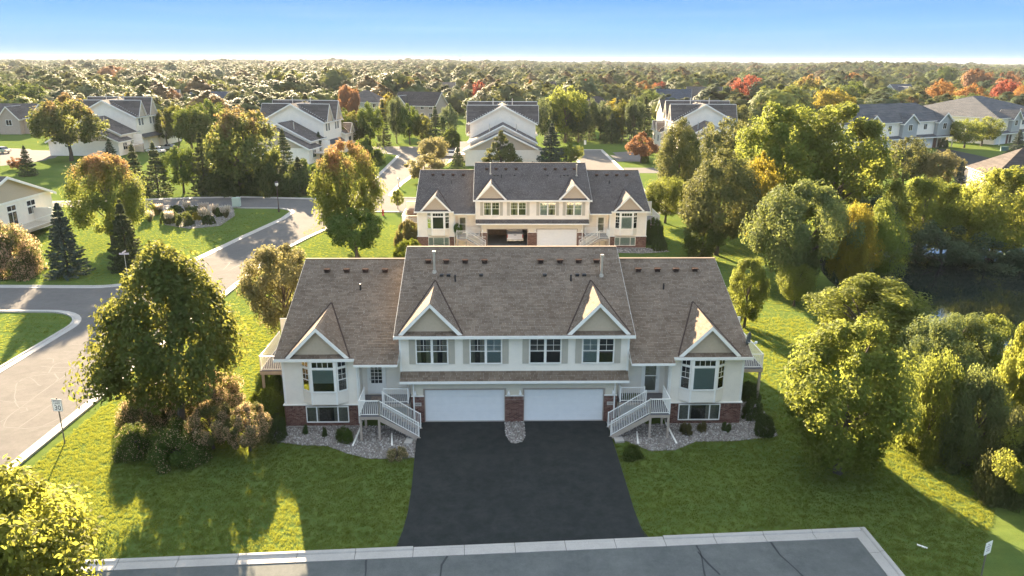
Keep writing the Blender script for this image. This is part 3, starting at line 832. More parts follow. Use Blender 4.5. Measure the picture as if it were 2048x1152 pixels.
def gable_block(parent, x0, x1, y0, y1, ze, zr, wallm, sh, ov=0.45, axis='y', gable=None, name='wall', z0=-0.2, pitch_out=True):
    """box with a gable roof whose ridge runs along axis; roof > shingles, rake boards"""
    wb, g = MB(), MB()
    wb.box((x0, y0, z0), (x1, y1, ze))
    w = wb.obj(name, wallm, parent)
    r, q, k = MB(), MB(), MB()
    if axis == 'y':
        xm = (x0 + x1)/2; p = (zr - ze)/(xm - x0)
        g.prism([(x0, y0 + 0.002, ze), (x1, y0 + 0.002, ze), (xm, y0 + 0.002, zr - 0.1)], (0, y1 - y0 - 0.004, 0))
        for s, xe in ((-1, x0 - ov), (1, x1 + ov)):
            zz = ze - ov*p + 0.05
            roof_slope(q, r, (xe, y0 - ov, zz), (xe, y1 + ov, zz), (xm - xe, 0, zr + 0.05 - zz), 0.14, True, 0.3)
            rake(k, (xe, y0 - ov - 0.01, zz), (xm, y0 - ov - 0.01, zr + 0.05), (0, -1, 0), 0.28, 0.05)
            rake(k, (xe, y1 + ov + 0.01, zz), (xm, y1 + ov + 0.01, zr + 0.05), (0, 1, 0), 0.28, 0.05)
            k.box((xe - 0.06, y0 - ov, zz - 0.2), (xe + 0.02, y1 + ov, zz - 0.01))
    else:
        ym = (y0 + y1)/2; p = (zr - ze)/(ym - y0)
        g.prism([(x0 + 0.002, y0, ze), (x0 + 0.002, y1, ze), (x0 + 0.002, ym, zr - 0.1)], (x1 - x0 - 0.004, 0, 0))
        for s, ye in ((-1, y0 - ov), (1, y1 + ov)):
            zz = ze - ov*p + 0.05
            roof_slope(q, r, (x0 - ov, ye, zz), (x1 + ov, ye, zz), (0, ym - ye, zr + 0.05 - zz), 0.14, True, 0.3)
            rake(k, (x0 - ov - 0.01, ye, zz), (x0 - ov - 0.01, ym, zr + 0.05), (-1, 0, 0), 0.28, 0.05)
            rake(k, (x1 + ov + 0.01, ye, zz), (x1 + ov + 0.01, ym, zr + 0.05), (1, 0, 0), 0.28, 0.05)
            k.box((x0 - ov, ye - 0.06, zz - 0.2), (x1 + ov, ye + 0.02, zz - 0.01))
    g.obj('gable', gable or wallm, w)
    rf = r.obj('roof', WHITE, parent); q.obj('shingles', sh, rf, kind='stuff'); k.obj('rake_board', WHITE, rf)
    return w, rf

def hip_roof(parent, x0, x1, y0, y1, ze, zr, sh, ov=0.5, name='roof'):
    x0, x1, y0, y1 = x0 - ov, x1 + ov, y0 - ov, y1 + ov
    r, q = MB(), MB()
    ym = (y0 + y1)/2; h = (y1 - y0)/2; xa, xb = x0 + h, x1 - h
    if xb < xa: xa = xb = (x0 + x1)/2
    Z, T = ze, zr
    r.prism([(x0, y0, Z), (x1, y0, Z), (x1, y1, Z), (x0, y1, Z)], (0, 0, -0.16))
    rf = r.obj(name, WHITE, parent)
    for P, e, up, cl in (((x0, y0), (x1 - x0), Vector((0, ym - y0, T - Z)), (xa - x0, x1 - xb)), ((x1, y1), (x1 - x0), Vector((0, ym - y1, T - Z)), (x1 - xb, xa - x0))):
        A = Vector((1 if P[1] == y0 else -1, 0, 0)); U = up.normalized(); Nn = A.cross(U)
        shingles(q, (P[0], P[1], Z), A, U, Nn, e, up.length, 0.3, 0.4, clip=lambda s, W=up.length, e=e, c=cl: (c[0]*s/W, e - c[1]*s/W), coarse=True)
    for P, A, up in (((x0, y1), Vector((0, -1, 0)), Vector((xa - x0, 0, T - Z))), ((x1, y0), Vector((0, 1, 0)), Vector((xb - x1, 0, T - Z)))):
        U = up.normalized(); Nn = A.cross(U); e = y1 - y0
        shingles(q, (P[0], P[1], Z), A, U, Nn, e, up.length, 0.3, 0.4, clip=lambda s, W=up.length, e=e: (e/2*s/W, e - e/2*s/W), coarse=True)
    q.obj('shingles', sh, rf, kind='stuff')
    return rf

def side_dormer(parent, x, y, hw, zf, za, side, sh, run=4.5):
    """gable standing over a long eave that faces +x (side 1) or -x (side -1)"""
    g, r, q, k = MB(), MB(), MB(), MB()
    g.prism([(x, y - hw*0.86, zf), (x, y + hw*0.86, zf), (x, y, za - 0.25)], (-side*0.4, 0, 0))
    d = g.obj('dormer', TAN, parent)
    for s in (-1, 1):
        ye = y + s*hw; xo = x + side*0.3
        U = Vector((0, -s*hw, za - zf)); W = U.length; U.normalize(); A = Vector((-side, 0, 0)); Nn = A.cross(U); Nn = Nn if Nn.z > 0 else -Nn
        r.prism([(xo, ye, zf), (xo, y, za), (xo - side*run, y, za)], -Nn*0.1)
        shingles(q, Vector((xo, ye, zf)) + Nn*0.001, A, U, Nn, 0, W, 0.3, 0.4, clip=lambda z, W=W: (0, run*z/W), coarse=True)
        rake(k, (xo + side*0.01, ye, zf + 0.02), (xo + side*0.01, y, za + 0.02), (side, 0, 0), 0.24, 0.05)
    r.obj('dormer_roof', WHITE, d); q.obj('shingles', sh, d, kind='stuff'); k.obj('rake_trim', WHITE, d)
    return d

def long_townhouse(loc, rz, side, label, group, W=14.6, sh=None, length=1):
    """stepped row seen from its end: low gabled end, raised middle, tall block with a cross ridge and dormers over the front (side +1 or -1)"""
    sh = sh or SH_GREY
    R = empty('row_townhouse', loc, rz, 1.0, label, 'house', group)
    h = W/2
    gable_block(R, -h - 0.7, h + 0.7, 0, 6.0, 3.35, 7.2, SIDING, sh, gable=TAN)
    gable_block(R, -h + 0.3, h - 0.3, 3.4, 12.0, 4.7, 8.25, SIDING, sh, name='raised_wall')
    gable_block(R, -h, h, 11.0, 22.5, 8.1, 11.9, SIDING, sh, name='tall_wall')
    gable_block(R, -h - 0.7, h + 0.7, 22.4, 34.0, 4.6, 8.2, SIDING, sh, name='far_wall')
    X = side*h
    A, Nn = Vector((0, 1, 0)), Vector((side, 0, 0))
    for y in (13.6, 19.4):
        for q in (-1, 1): side_dormer(R, q*(h + 0.42), y, 2.25, 8.0, 11.85 + (0.5 if y > 16 else 0), q, sh, h + 0.7)
        for o in (-0.75, 0.75): far_window(R, (X, 0, 0), A, Nn, y + o - 0.45, y + o + 0.45, 5.9, 7.5)
        b = MB(); obox(b, (X, 0, 0), A, Nn, y - 2.2, y + 2.2, 0.0, 0.05, 0.0, 2.2); b.obj('garage_door', DOORW, R)
    for y in (26.0, 31.0): side_dormer(R, X + side*1.15, y, 1.8, 4.5, 6.8, side, sh, 3.6)
    for y, z in ((3.0, 1.2), (8.5, 1.5), (26.0, 2.0), (31.0, 2.0)):
        xx = X + side*(0.7 if y < 6 or y > 22 else -0.3)
        far_window(R, (xx, 0, 0), A, Nn, y - 0.9, y + 0.9, z, z + 1.5)
    p = MB(); p.prism([(X, 12.2, 3.7), (X, 21.5, 3.7), (X + side*1.1, 21.5, 2.9), (X + side*1.1, 12.2, 2.9)], (0, 0, 0.08)); p.obj('pent_roof', plain('charcoal_pent', (0.06, 0.06, 0.065), 0.9), R)
    d = MB(); d.box((X + side*0.75, 2.4, 1.9), (X + side*3.0, 7.5, 2.1)); dk = d.obj('deck', TANTRIM, R)
    railing(R, [(X + side*0.8, 2.45, 2.1), (X + side*2.95, 2.45, 2.1), (X + side*2.95, 7.4, 2.1), (X + side*0.8, 7.4, 2.1)], sp=0.3, name='deck_railing')
    dp = MB(); dp.box((-0.08, -0.08, 0), (0.08, 0.08, 1.9)); dm = dp.mesh('deck_post', TANTRIM)
    for y in (2.6, 7.3): inst('deck_post', dm, dk, (X + side*2.85, y, 0))
    s = MB(); s.box((X + side*0.05, 8.6, 0.0), (X + side*2.2, 8.7, 4.2)); s.obj('privacy_panel', SIDING, R)
    for x, y in ((-2.2, 17.2), (2.2, 17.0), (-2.9, 5.0), (2.9, 5.0)):
        v = MB(); v.tube([(x, y, 6.0 if y < 9 else 11), (x, y, 8.4 if y < 9 else 13.1)], 0.10, 8); v.obj('flue', METAL, R)
    return R

def small_house(loc, rz, w, d, ze, zr, label, wallm, sh, hip=False, fgable=None, group=None, chimney=False):
    R = empty('house', loc, rz, 1.0, label, 'house', group)
    if hip:
        b = MB(); b.box((-w/2, -d/2, -0.3), (w/2, d/2, ze - 0.15)); b.obj('wall', wallm, R)
        hip_roof(R, -w/2, w/2, -d/2, d/2, ze, zr, sh)
    else: gable_block(R, -w/2, w/2, -d/2, d/2, ze, zr, wallm, sh, axis='x')
    for (cx, gw, gd, gz) in (fgable or []):
        gable_block(R, cx - gw/2, cx + gw/2, -d/2 - gd, 0, ze - 0.1, gz, wallm, sh, axis='y', name='front_wing')
    F, X = Vector((0, -1, 0)), Vector((1, 0, 0))
    fronts = fgable or []
    n = max(2, int(w/3.2))
    for i in range(n):
        x = -w/2 + w*(i + 0.5)/n; yy = -d/2
        for (cx, gw, gd, gz) in fronts:
            if abs(x - cx) < gw/2 + 0.3: yy = None
        if yy is None: continue
        for z in ([1.0] if ze < 4 else [0.9, 3.7]): far_window(R, (0, yy, 0), X, F, x - 0.6, x + 0.6, z, z + 1.4)
    for (cx, gw, gd, gz) in fronts: far_window(R, (0, -d/2 - gd, 0), X, F, cx - 0.8, cx + 0.8, max(0.9, ze - 2.2), max(2.3, ze - 0.7))
    if chimney:
        c = MB(); c.box((w*0.2, -0.4, ze), (w*0.2 + 0.9, 0.5, zr + 0.9)); c.obj('chimney', BRICK, R)
    return R

# ------------------------------------------------------------------ ground, pond, hills
POND = (51.5, 72.0, 16.0, 21.0)
def land(x, y):
    z = 0.0
    e = ((x - POND[0])/POND[2])**2 + ((y - POND[1])/POND[3])**2
    if e < 1.6: z = -1.7*(1 - max(0, min(1, (e - 0.75)/0.85)))
    r = math.hypot(x, y)
    if r > 900:
        a = math.degrees(math.atan2(x, y))
        k = min(1, (r - 900)/1800)
        z += k*(1.5 + 6*math.exp(-((a + 8)/9)**2) + 2.0*math.sin(a*0.9 + 1) + 1.2*math.sin(a*2.3))
        z += 9*math.exp(-((a - 25.5)/4.0)**2)*min(1, (r - 900)/250)*max(0, 1 - (r - 900)/2200)
    return z

GRASS = ground_mat('lawn_grass', (0.078, 0.118, 0.032), (0.112, 0.142, 0.033), (0.068, 0.104, 0.030), 1.0, 0.0, 0.30, 7, stripes=0.05, bump=0.5, bscale=22, bdist=0.04, fine=0.10)
ASPH = ground_mat('street_asphalt', (0.135, 0.126, 0.116), (0.165, 0.154, 0.140), (0.115, 0.107, 0.098), 1.0, 0.02, 0.35, 30, fine=0.10, bump=0.35, bscale=120, bdist=0.006)
DRIVE = ground_mat('sealed_black_asphalt', (0.014, 0.017, 0.016), (0.024, 0.027, 0.025), (0.042, 0.044, 0.041), 0.9, 0.2, 0.5, 45, fine=0.32, bump=0.5, bscale=150, bdist=0.006)
LANEM = ground_mat('lane_asphalt', (0.098, 0.104, 0.098), (0.146, 0.150, 0.138), (0.072, 0.078, 0.074), 0.95, 0.12, 0.5, 30, fine=0.16, bump=0.4, bscale=120, bdist=0.006)
TAR = plain('crack_sealant_glint', (0.165, 0.157, 0.147), 0.9, 0.08)  # dark tar coloured pale: its sun glint is painted in
TARD = plain('black_crack_sealant', (0.03, 0.032, 0.033), 0.6, 0.3)

def grid(a, b, s): return list(np.arange(a, b + 0.001, s))
xs = [-9000, -5000, -3000, -2000, -1400, -1000, -700, -500, -350, -250, -190] + grid(-150, 20, 8.5) + grid(24, 84, 2) + grid(90, 150, 10) + [190, 250, 350, 500, 700, 1000, 1400, 2000, 3000, 5000, 9000]
ys = [-300, -100, -50] + grid(-20, 44, 8) + grid(46, 100, 2) + grid(106, 230, 12) + [260, 320, 400, 520, 700, 850, 950, 1100, 1300, 1600, 2000, 2500, 3000, 3600, 4500, 6000, 9000, 14000]
gv = [(x, y, land(x, y)) for y in ys for x in xs]
gf = [(j*len(xs) + i, j*len(xs) + i + 1, (j + 1)*len(xs) + i + 1, (j + 1)*len(xs) + i) for j in range(len(ys) - 1) for i in range(len(xs) - 1)]
gm = MB(); gm.add(gv, gf)
meta(gm.obj('ground', GRASS, smooth=True), kind='structure')

m, nt, b = _mat('pond_water')
b.inputs['Base Color'].default_value = (0.010, 0.016, 0.014, 1); b.inputs['Roughness'].default_value = 0.04; b.inputs['Specular IOR Level'].default_value = 0.8
_tc = N(nt, 'ShaderNodeTexCoord'); _nz = N(nt, 'ShaderNodeTexNoise', Scale=1.3, Detail=3.0); nt.links.new(_tc.outputs['Object'], _nz.inputs['Vector'])
_bp = N(nt, 'ShaderNodeBump', Strength=0.10, Distance=0.04); nt.links.new(_nz.outputs['Fac'], _bp.inputs['Height']); nt.links.new(_bp.outputs[0], b.inputs['Normal'])
WATER = m
wt = MB(); wt.add([(POND[0] + POND[2]*1.16*math.cos(t), POND[1] + POND[3]*1.16*math.sin(t), -0.55) for t in np.linspace(0, 2*math.pi, 49)[:-1]], [tuple(range(48))])
meta(wt.obj('pond_water', WATER), kind='structure')

def sheet(name, pts, z, mat, kind='structure'):
    mb = MB(); mb.add([(x, y, z) for x, y in pts], [tuple(range(len(pts)))])
    return meta(mb.obj(name, mat), kind=kind)

def arc(cx, cy, r, a0, a1, n=8):
    return [(cx + r*math.cos(math.radians(a0 + (a1 - a0)*i/n)), cy + r*math.sin(math.radians(a0 + (a1 - a0)*i/n))) for i in range(n + 1)]

# main street along x -37..-27, side street, cross street, upper court, back lane
sheet('street', [(-37, -60), (-27, -60), (-27, 72), (-26.8, 84), (-25.4, 92), (-24, 98), (-23.4, 103), (-22.8, 110.6), (-22.8, 119.2), (-32.5, 119.2), (-32.5, 103.5), (-34.2, 92), (-35.4, 82), (-37, 71.5)], 0.010, ASPH)
sheet('street', [(-130, 62.5), (-41, 62.5)] + arc(-41, 58.5, 4, 90, 0)[1:] + [(-36.5, 58), (-36.5, 75)] + arc(-41, 74.5, 4, 0, -90)[1:] + [(-130, 70.5)], 0.006, ASPH)
sheet('street', [(-90, 111.5), (-60, 111.5), (-48, 112.6), (-40, 111.0), (-36, 111.0)] + arc(-36, 107.5, 3.5, 90, 0)[1:] + [(-31, 104)] + [(-23.6, 104), (-23.4, 104)] + arc(-20.2, 105.2, 3.3, 180, 90) + [(30, 108.5), (30, 120.5), (-17.5, 120.5)] + arc(-17.5, 123.5, 3, 270, 180)[1:] + [(-26, 123.5), (-32, 119.6), (-44, 120.9), (-52, 119.8), (-60, 117.8), (-90, 113)], 0.018, ASPH)
sheet('street', [(-26, 118), (-20.6, 118), (-20.4, 135), (-19.6, 146), (-15.5, 156), (-13, 178), (-13, 196), (-38, 196), (-38, 186), (-27, 178), (-26.4, 153)], 0.024, ASPH)
sheet('street', [(14.4, 119), (23, 119), (23.0, 156), (22.6, 190.6), (14.2, 190.2)], 0.030, ASPH)
def px(*pts): return [G(*p) for p in pts]
sheet('driveway', px((0, 296), (60, 298), (95, 320), (60, 326), (0, 332)), 0.012, ASPH)
sheet('driveway', px((60, 300), (130, 302), (110, 316), (70, 322)), 0.016, ASPH)
sheet('driveway', [(23.2, 150), (30, 150), (30, 158), (23.2, 158)], 0.012, ASPH)
sheet('driveway', [(23.2, 168), (30, 168), (30, 180), (23.2, 180)], 0.012, ASPH)
sheet('driveway', px((1240, 317), (1225, 305), (1262, 303), (1300, 316)), 0.034, ASPH)
sheet('street', px((1905, 345), (1915, 322), (2048, 312), (2120, 312), (2120, 345), (1990, 345), (1920, 372)), 0.012, ASPH)
sheet('driveway', px((1870, 296), (1905, 300), (1990, 318), (1940, 330), (1880, 310)), 0.018, DRIVE)

# ---- kerbs: kerb with gutter pan, laid in segments
def kerb(pts, side, seg=3.0, pan=0.46, top=0.13, closed=False, joined=False, name='kerb'):
    """pts run along the grass edge; side +1 when the street lies to the left of travel"""
    P = [Vector((x, y, 0)) for x, y in pts]
    R = []
    for a, b in zip(P[:-1], P[1:]):
        n = max(1, round((b - a).length/seg)); R += [a + (b - a)*i/n for i in range(n)]
    R.append(P[-1])
    def off(i, d):
        t = (R[min(i + 1, len(R) - 1)] - R[max(i - 1, 0)]).normalized()
        return R[i] + Vector((-t.y, t.x, 0))*d*side
    root = empty(name, (0, 0, 0), kind='structure')
    allm = MB()
    prof = [(-0.02, -0.05), (-0.02, top - 0.01), (0.01, top), (0.13, top), (0.17, top - 0.02), (0.21, 0.055), (0.21 + pan, 0.042), (0.21 + pan, -0.05)]
    for i in range(len(R) - 1):
        t = (R[i + 1] - R[i]); g = min(0.012/max(t.length, 0.1), 0.2)
        mb = allm if joined else MB()
        vs = []
        for f in (g, 1 - g):
            for d, z in prof:
                q = off(i, d)*(1 - f) + off(i + 1, d)*f; vs.append((q.x, q.y, z))
        n = len(prof)
        mb.add(vs, [(k, k + 1, n + k + 1, n + k) for k in range(n - 1)] + [tuple(range(n))[::-1], tuple(range(n, 2*n))])
        if not joined: mb.obj('kerb_segment', CONC, root)
    if joined:
        o = allm.obj('kerb_run', CONC, root)
    return root

K0, K1 = G(240, 1122), G(1718, 1059)
k = (np.array(K1) - np.array(K0)); kd = k/np.linalg.norm(k); kn = np.array([-kd[1], kd[0]])
lane_l = [tuple(np.array(K0) - kd*9.4), K0]
KC = G(1728, 1058); K2 = G(1812, 1160)
lane_pts = [lane_l[0], K0, K1, KC, K2, (K2[0] + 1.0, 23.8), (-26.7, 21.2)]
sheet('street', [(x, y - 0.05) for x, y in lane_pts], 0.010, LANEM)
kerb(lane_l + [tuple(np.array(K0) + k*0.38)], -1, 2.4)
kerb([tuple(np.array(K0) + k*0.38), tuple(np.array(K0) + k*0.72)], -1, 2.4, top=0.075)
kerb([tuple(np.array(K0) + k*0.72), K1, KC, K2, (K2[0] + 1.0, 23.8)], -1, 2.4)
kerb([(-27, 20), (-27, 72), (-26.8, 84), (-25.4, 92), (-24, 98), (-23.5, 104)] + arc(-20.2, 105.2, 3.3, 180, 90) + [(-8, 108.5)], 1, 3.0)
kerb([(-130, 62.5), (-41, 62.5)] + arc(-41, 58.5, 4, 90, 0)[1:] + [(-37, 20)], 1, 3.0)
kerb([(-32.5, 103.5), (-34.2, 92), (-35.4, 82), (-37, 74.5)][::1] + arc(-41, 74.5, 4, 0, -90)[1:] + [(-130, 70.5)], 1, 3.0)
kerb([(-32.5, 103.5)] + arc(-36, 107.5, 3.5, 0, 90)[1:] + [(-40, 111.0), (-48, 112.6), (-60, 111.5), (-90, 111.5)], -1, 4.0, joined=True)
kerb([(-90, 113), (-60, 117.8), (-52, 119.8), (-44, 120.9), (-32, 119.6), (-26, 123.5), (-26.4, 153), (-27, 178), (-38, 186)], -1, 4.0, joined=True)
kerb([(0, 120.5), (-17.5, 120.5)] + arc(-17.5, 123.5, 3, 270, 180)[1:] + [(-20.4, 135), (-19.6, 146), (-15.5, 156), (-13, 178)], -1, 4.0, joined=True)
kerb([(14.4, 121), (14.2, 190.2), (22.6, 190.6), (23, 121)], -1, 4.0, joined=True)

def ribbon(name, lines, z, mat, w=0.09):
    mb = MB()
    for pts in lines:
        P = [Vector((*p, 0)) for p in pts]
        Q = []
        for a, b in zip(P[:-1], P[1:]):
            n = max(2, int((b - a).length/0.7))
            for i in range(n):
                q = a + (b - a)*i/n
                Q.append(q + Vector((random.uniform(-.05, .05), random.uniform(-.05, .05), 0)))
        Q.append(P[-1]); L, Rr = [], []
        for i, q in enumerate(Q):
            t = (Q[min(i + 1, len(Q) - 1)] - Q[max(i - 1, 0)]).normalized(); ww = w*random.uniform(0.35, 0.7)
            L.append((q.x - t.y*ww, q.y + t.x*ww, z)); Rr.append((q.x + t.y*ww, q.y - t.x*ww, z))
        n = len(Q); mb.add(L + Rr, [(i, i + 1, n + i + 1, n + i) for i in range(n - 1)])
    return meta(mb.obj(name, mat), kind='structure')
z7 = lambda *p: [G(a/2.5036, 460 + b/2.5036) for a, b in p]
ribbon('crack_sealant', [z7(*q) for q in (
    ((20, 985), (60, 990), (130, 995), (210, 985), (275, 980)), ((150, 1010), (230, 975), (320, 935)), ((95, 990), (180, 930), (265, 870)),
    ((0, 965), (60, 920), (150, 855), (240, 790), (330, 725), (420, 655), (510, 590)), ((75, 860), (80, 800), (85, 770), (110, 745), (150, 740), (185, 770), (205, 780)),
    ((75, 855), (95, 890), (135, 890), (140, 905), (100, 915)), ((160, 715), (210, 712), (250, 718), (310, 715), (350, 700), (375, 675), (330, 665), (290, 668)),
    ((245, 715), (255, 690), (280, 670), (320, 658), (355, 655)), ((205, 685), (280, 690), (420, 688), (530, 695)), ((320, 610), (420, 615), (520, 622)),
    ((360, 575), (440, 575), (500, 545)), ((440, 590), (520, 582)), ((80, 770), (130, 740), (200, 725), (245, 722)), ((230, 645), (265, 645), (265, 665)),
    ((0, 855), (60, 862), (170, 858)), ((65, 800), (130, 795)), ((490, 765), (550, 715)), ((270, 720), (295, 745), (280, 760)), ((20, 985), (25, 960), (50, 930)))]
    + [[G(260 + a/4.8, 360 + b/4.8) for a, b in q] for q in (((900, 860), (960, 800), (1080, 745)), ((880, 790), (1050, 800), (1290, 805)), ((930, 880), (1090, 800), (1180, 740)),
        ((1030, 930), (1150, 830), (1290, 770)), ((740, 745), (900, 760), (1050, 780), (1130, 820), (1290, 830)))], 0.0145, TAR, 0.065)
ribbon('crack_sealant', [px((1388, 1082), (1400, 1105), (1408, 1135), (1412, 1160)), px((1536, 1078), (1560, 1110), (1590, 1140), (1625, 1165)), px((738, 1098), (733, 1125), (730, 1160)), px((905, 1094), (885, 1130), (880, 1160)), px((1395, 1105), (1440, 1150))], 0.0145, TARD, 0.075)

# ---- shared black driveway, running down from the garages to the kerb
HO = (0.1755, 41.805)
TH = math.radians(1.4)
def H2W(u, w): return HO[0] + u*math.cos(TH) - w*math.sin(TH), HO[1] + u*math.sin(TH) + w*math.cos(TH)
rows = [(0.06, -5.62, 5.62), (-0.5, -5.70, 5.68), (-2.4, -5.78, 5.70), (-4.6, -5.68, 5.72), (-7.0, -5.55, 5.72), (-9.5, -5.50, 5.72), (-11.0, -5.58, 5.80), (-12.05, -5.75, 6.0)]
dm = MB(); vs = []
for w, a, b in rows:
    zz = 0.02 + 0.128*max(0, min(1, (w + 11.5)/11.4))
    for kx in range(9):
        u = a + (b - a)*kx/8
        if w < -12: 
            x, y = H2W(u, w); t = (x - K0[0])/(K1[0] - K0[0]); y = K0[1] + (K1[1] - K0[1])*t + 0.03; vs.append((x, y, 0.045))
        else:
            x, y = H2W(u, w); vs.append((x, y, zz + 0.03))
dm.add(vs, [(j*9 + i, (j + 1)*9 + i, (j + 1)*9 + i + 1, j*9 + i + 1) for j in range(len(rows) - 1) for i in range(8)])
meta(dm.obj('driveway', DRIVE), kind='structure')
ap = MB(); ap.box((-5.5, -0.02, 0.0), (-0.56, 0.16, 0.04)); ap.box((0.56, -0.02, 0.0), (5.5, 0.16, 0.04))
o = meta(ap.obj('garage_apron', CONC), kind='structure'); o.location = (*HO, 0.15); o.rotation_euler = (0, 0, TH)
for s, pts in ((-1, [(-6.1, -0.1), (-5.72, -0.2), (-6.05, -2.6), (-6.5, -2.6)]), (1, [(6.1, -0.1), (5.72, -0.2), (5.85, -2.6), (6.4, -2.5)])):
    mb = MB(); mb.prism([(*H2W(*p), 0.0) for p in pts][::1 if s < 0 else -1], (0, 0, 0.13)); meta(mb.obj('concrete_step', CONC), kind='structure')

# ---- gravel beds
GRAVB = ground_mat('gravel_base', (0.16, 0.14, 0.12), (0.22, 0.20, 0.175), (0.11, 0.10, 0.09), 0.95, 0.2, 2, 25, bump=1.0, bscale=30, bdist=0.03)
STONE = island('river_gravel', [(0, (0.16, 0.13, 0.11)), (0.4, (0.28, 0.24, 0.21)), (0.75, (0.38, 0.35, 0.31)), (1, (0.52, 0.49, 0.45))], 0.85, 0.3, 0.1)
def inside(p, poly):
    c = False; n = len(poly)
    for i in range(n):
        x1, y1 = poly[i]; x2, y2 = poly[i - 1]
        if (y1 > p[1]) != (y2 > p[1]) and p[0] < (x2 - x1)*(p[1] - y1)/(y2 - y1) + x1: c = not c
    return c
def gravel(poly, n, z=0.03, smin=0.03, smax=0.065):
    sheet('gravel_bed', poly, z, GRAVB)
    A = np.array(poly); lo, hi = A.min(0), A.max(0); mb = MB(); c = 0
    while c < n:
        p = lo + (hi - lo)*rng.random(2)
        if not inside(p, poly): continue
        s = rng.uniform(smin, smax); a = rng.uniform(0, 6.28); e = rng.uniform(0.6, 1.0); cs, sn = math.cos(a), math.sin(a)
        k = [(1, 0), (0.3, 0.9*e), (-0.8, 0.6*e), (-0.7, -0.7*e), (0.4, -0.9*e)]
        q = [(p[0] + s*(x*cs - y*sn), p[1] + s*(x*sn + y*cs), z) for x, y in k] + [(p[0] + s*0.55*(x*cs - y*sn), p[1] + s*0.55*(x*sn + y*cs), z + s*rng.uniform(0.5, 0.95)) for x, y in k]
        mb.add(q, [(5, 6, 7, 8, 9)] + [(i, (i + 1) % 5, 5 + (i + 1) % 5, 5 + i) for i in range(5)]); c += 1
    meta(mb.obj('gravel', STONE), kind='stuff')
BED_L = px((568, 886), (600, 891), (655, 893), (695, 908), (735, 918), (790, 919), (834, 916), (843, 895), (847, 868)) + [H2W(-6.4, -0.2), H2W(-9.3, -0.2), H2W(-13.9, -0.2), H2W(-14.5, -0.4), H2W(-14.5, -2.0)]
BED_R = px((1226, 872), (1232, 882), (1255, 884), (1300, 903), (1350, 901), (1392, 884), (1470, 883), (1556, 873), (1548, 852), (1520, 812)) + [H2W(15.3, 3.0), H2W(13.9, 3.0), H2W(13.9, -0.2), H2W(9.3, -0.2), H2W(6.4, -0.2)]
gravel(BED_L, 3800); gravel(BED_R, 4200)
gravel([H2W(-0.60, -0.08), H2W(0.62, -0.08), H2W(0.60, -2.0), H2W(0.42, -2.6), H2W(0.0, -2.85), H2W(-0.3, -2.7), H2W(-0.55, -1.8)], 420, 0.18)
gravel([H2W(-16.4, 2.2), H2W(-13.95, 2.2), H2W(-13.95, 9.5), H2W(-16.4, 9.0)], 900, 0.03)
gravel(px((318, 425), (330, 450), (380, 458), (440, 452), (470, 432), (465, 412), (330, 412)), 900, 0.03, 0.06, 0.12)

# paper scrap and a stub of pipe on the lawn
mb = MB(); mb.box((-0.22, -0.05, 0.01), (0.22, 0.05, 0.05)); o = mb.obj('pipe_stub', WHITE); o.location = (*G(1844, 1094), 0); o.rotation_euler = (0.05, 0, -0.7)
meta(o, 'short white stick lying alone on the shaded lawn by the lane corner', 'litter')

# ------------------------------------------------------------------ the two matching townhouses
duplex((*HO, 0.15), TH, 1.0, SH_BROWN, 'nearest white townhouse with brown shingle roof and two closed white garage doors', 'twin townhouses with two garages each')
rear = duplex((2.371, 87.233, 0.15), 0.02397, 0.978, SH_GREY, 'white townhouse with charcoal roof and open left garage, behind the brown-roofed one', 'twin townhouses with two garages each',
              open_left=True, inner={'upper': ['curtain', 'dark', 'curtain', 'dark', 'blind', 'curtain', 'curtain', 'blind'], 'basement': 'blind'}, numbers=('15994', '15996'), doors=('storm', 'storm'), blinds=('dark', 'blind'))
sheet('driveway', [(-3.2, 70), (-2.9, 75), (-2.6, 87.2), (7.7, 87.4), (8.2, 75), (8.6, 70)], 0.04, DRIVE)
def R2W(u, w, f=0.978):
    c, s = math.cos(0.02397), math.sin(0.02397); return 2.371 + f*(u*c - w*s), 87.233 + f*(u*s + w*c)
gravel([R2W(9.4, -0.3), R2W(15.6, -0.3), R2W(16.5, -2.2), R2W(13, -3), R2W(9, -2.6)], 500, 0.03, 0.05, 0.09)
gravel([R2W(-15.9, 1), R2W(-13.95, 1), R2W(-13.95, 9), R2W(-17, 8)], 300, 0.03, 0.05, 0.09)

# satellite dish on the right wing
R_ = empty('satellite_dish', (*H2W(14.02, 0.35), 4.95), TH + math.radians(50), 1.0, 'grey satellite dish on the right eave corner of the brown-roofed house', 'satellite dish')
a = MB(); a.tube([(0, 0, -0.25), (0, 0, 0.35), (0, -0.05, 0.42)], 0.025, 8); a.obj('mast', METAL, R_)
a = MB(); n = 20; rr = [0, 0.15, 0.28, 0.36]; vs = [(0, 0, 0)]
for r in rr[1:]: vs += [(r*math.cos(2*math.pi*i/n), -0.55*r*r, r*1.1*math.sin(2*math.pi*i/n)) for i in range(n)]
fs = [(0, 1 + i, 1 + (i + 1) % n) for i in range(n)] + [(1 + j*n + i, 1 + (j + 1)*n + i, 1 + (j + 1)*n + (i + 1) % n, 1 + j*n + (i + 1) % n) for j in range(2) for i in range(n)]
a.add([(x, y - 0.08, z + 0.5) for x, y, z in vs], fs); d_ = a.obj('reflector', plain('dark_grey_dish', (0.07, 0.08, 0.09), 0.5), R_, smooth=True)
so = d_.modifiers.new('thickness', 'SOLIDIFY'); so.thickness = 0.02
a = MB(); a.tube([(0, -0.05, 0.2), (0, -0.55, 0.32)], 0.018, 6); a.obj('feed_arm', WHITE, R_)
a = MB(); a.box((-0.09, -0.66, 0.28), (-0.01, -0.54, 0.40)); a.box((0.01, -0.66, 0.28), (0.09, -0.54, 0.40)); a.obj('receiver', WHITE, R_)

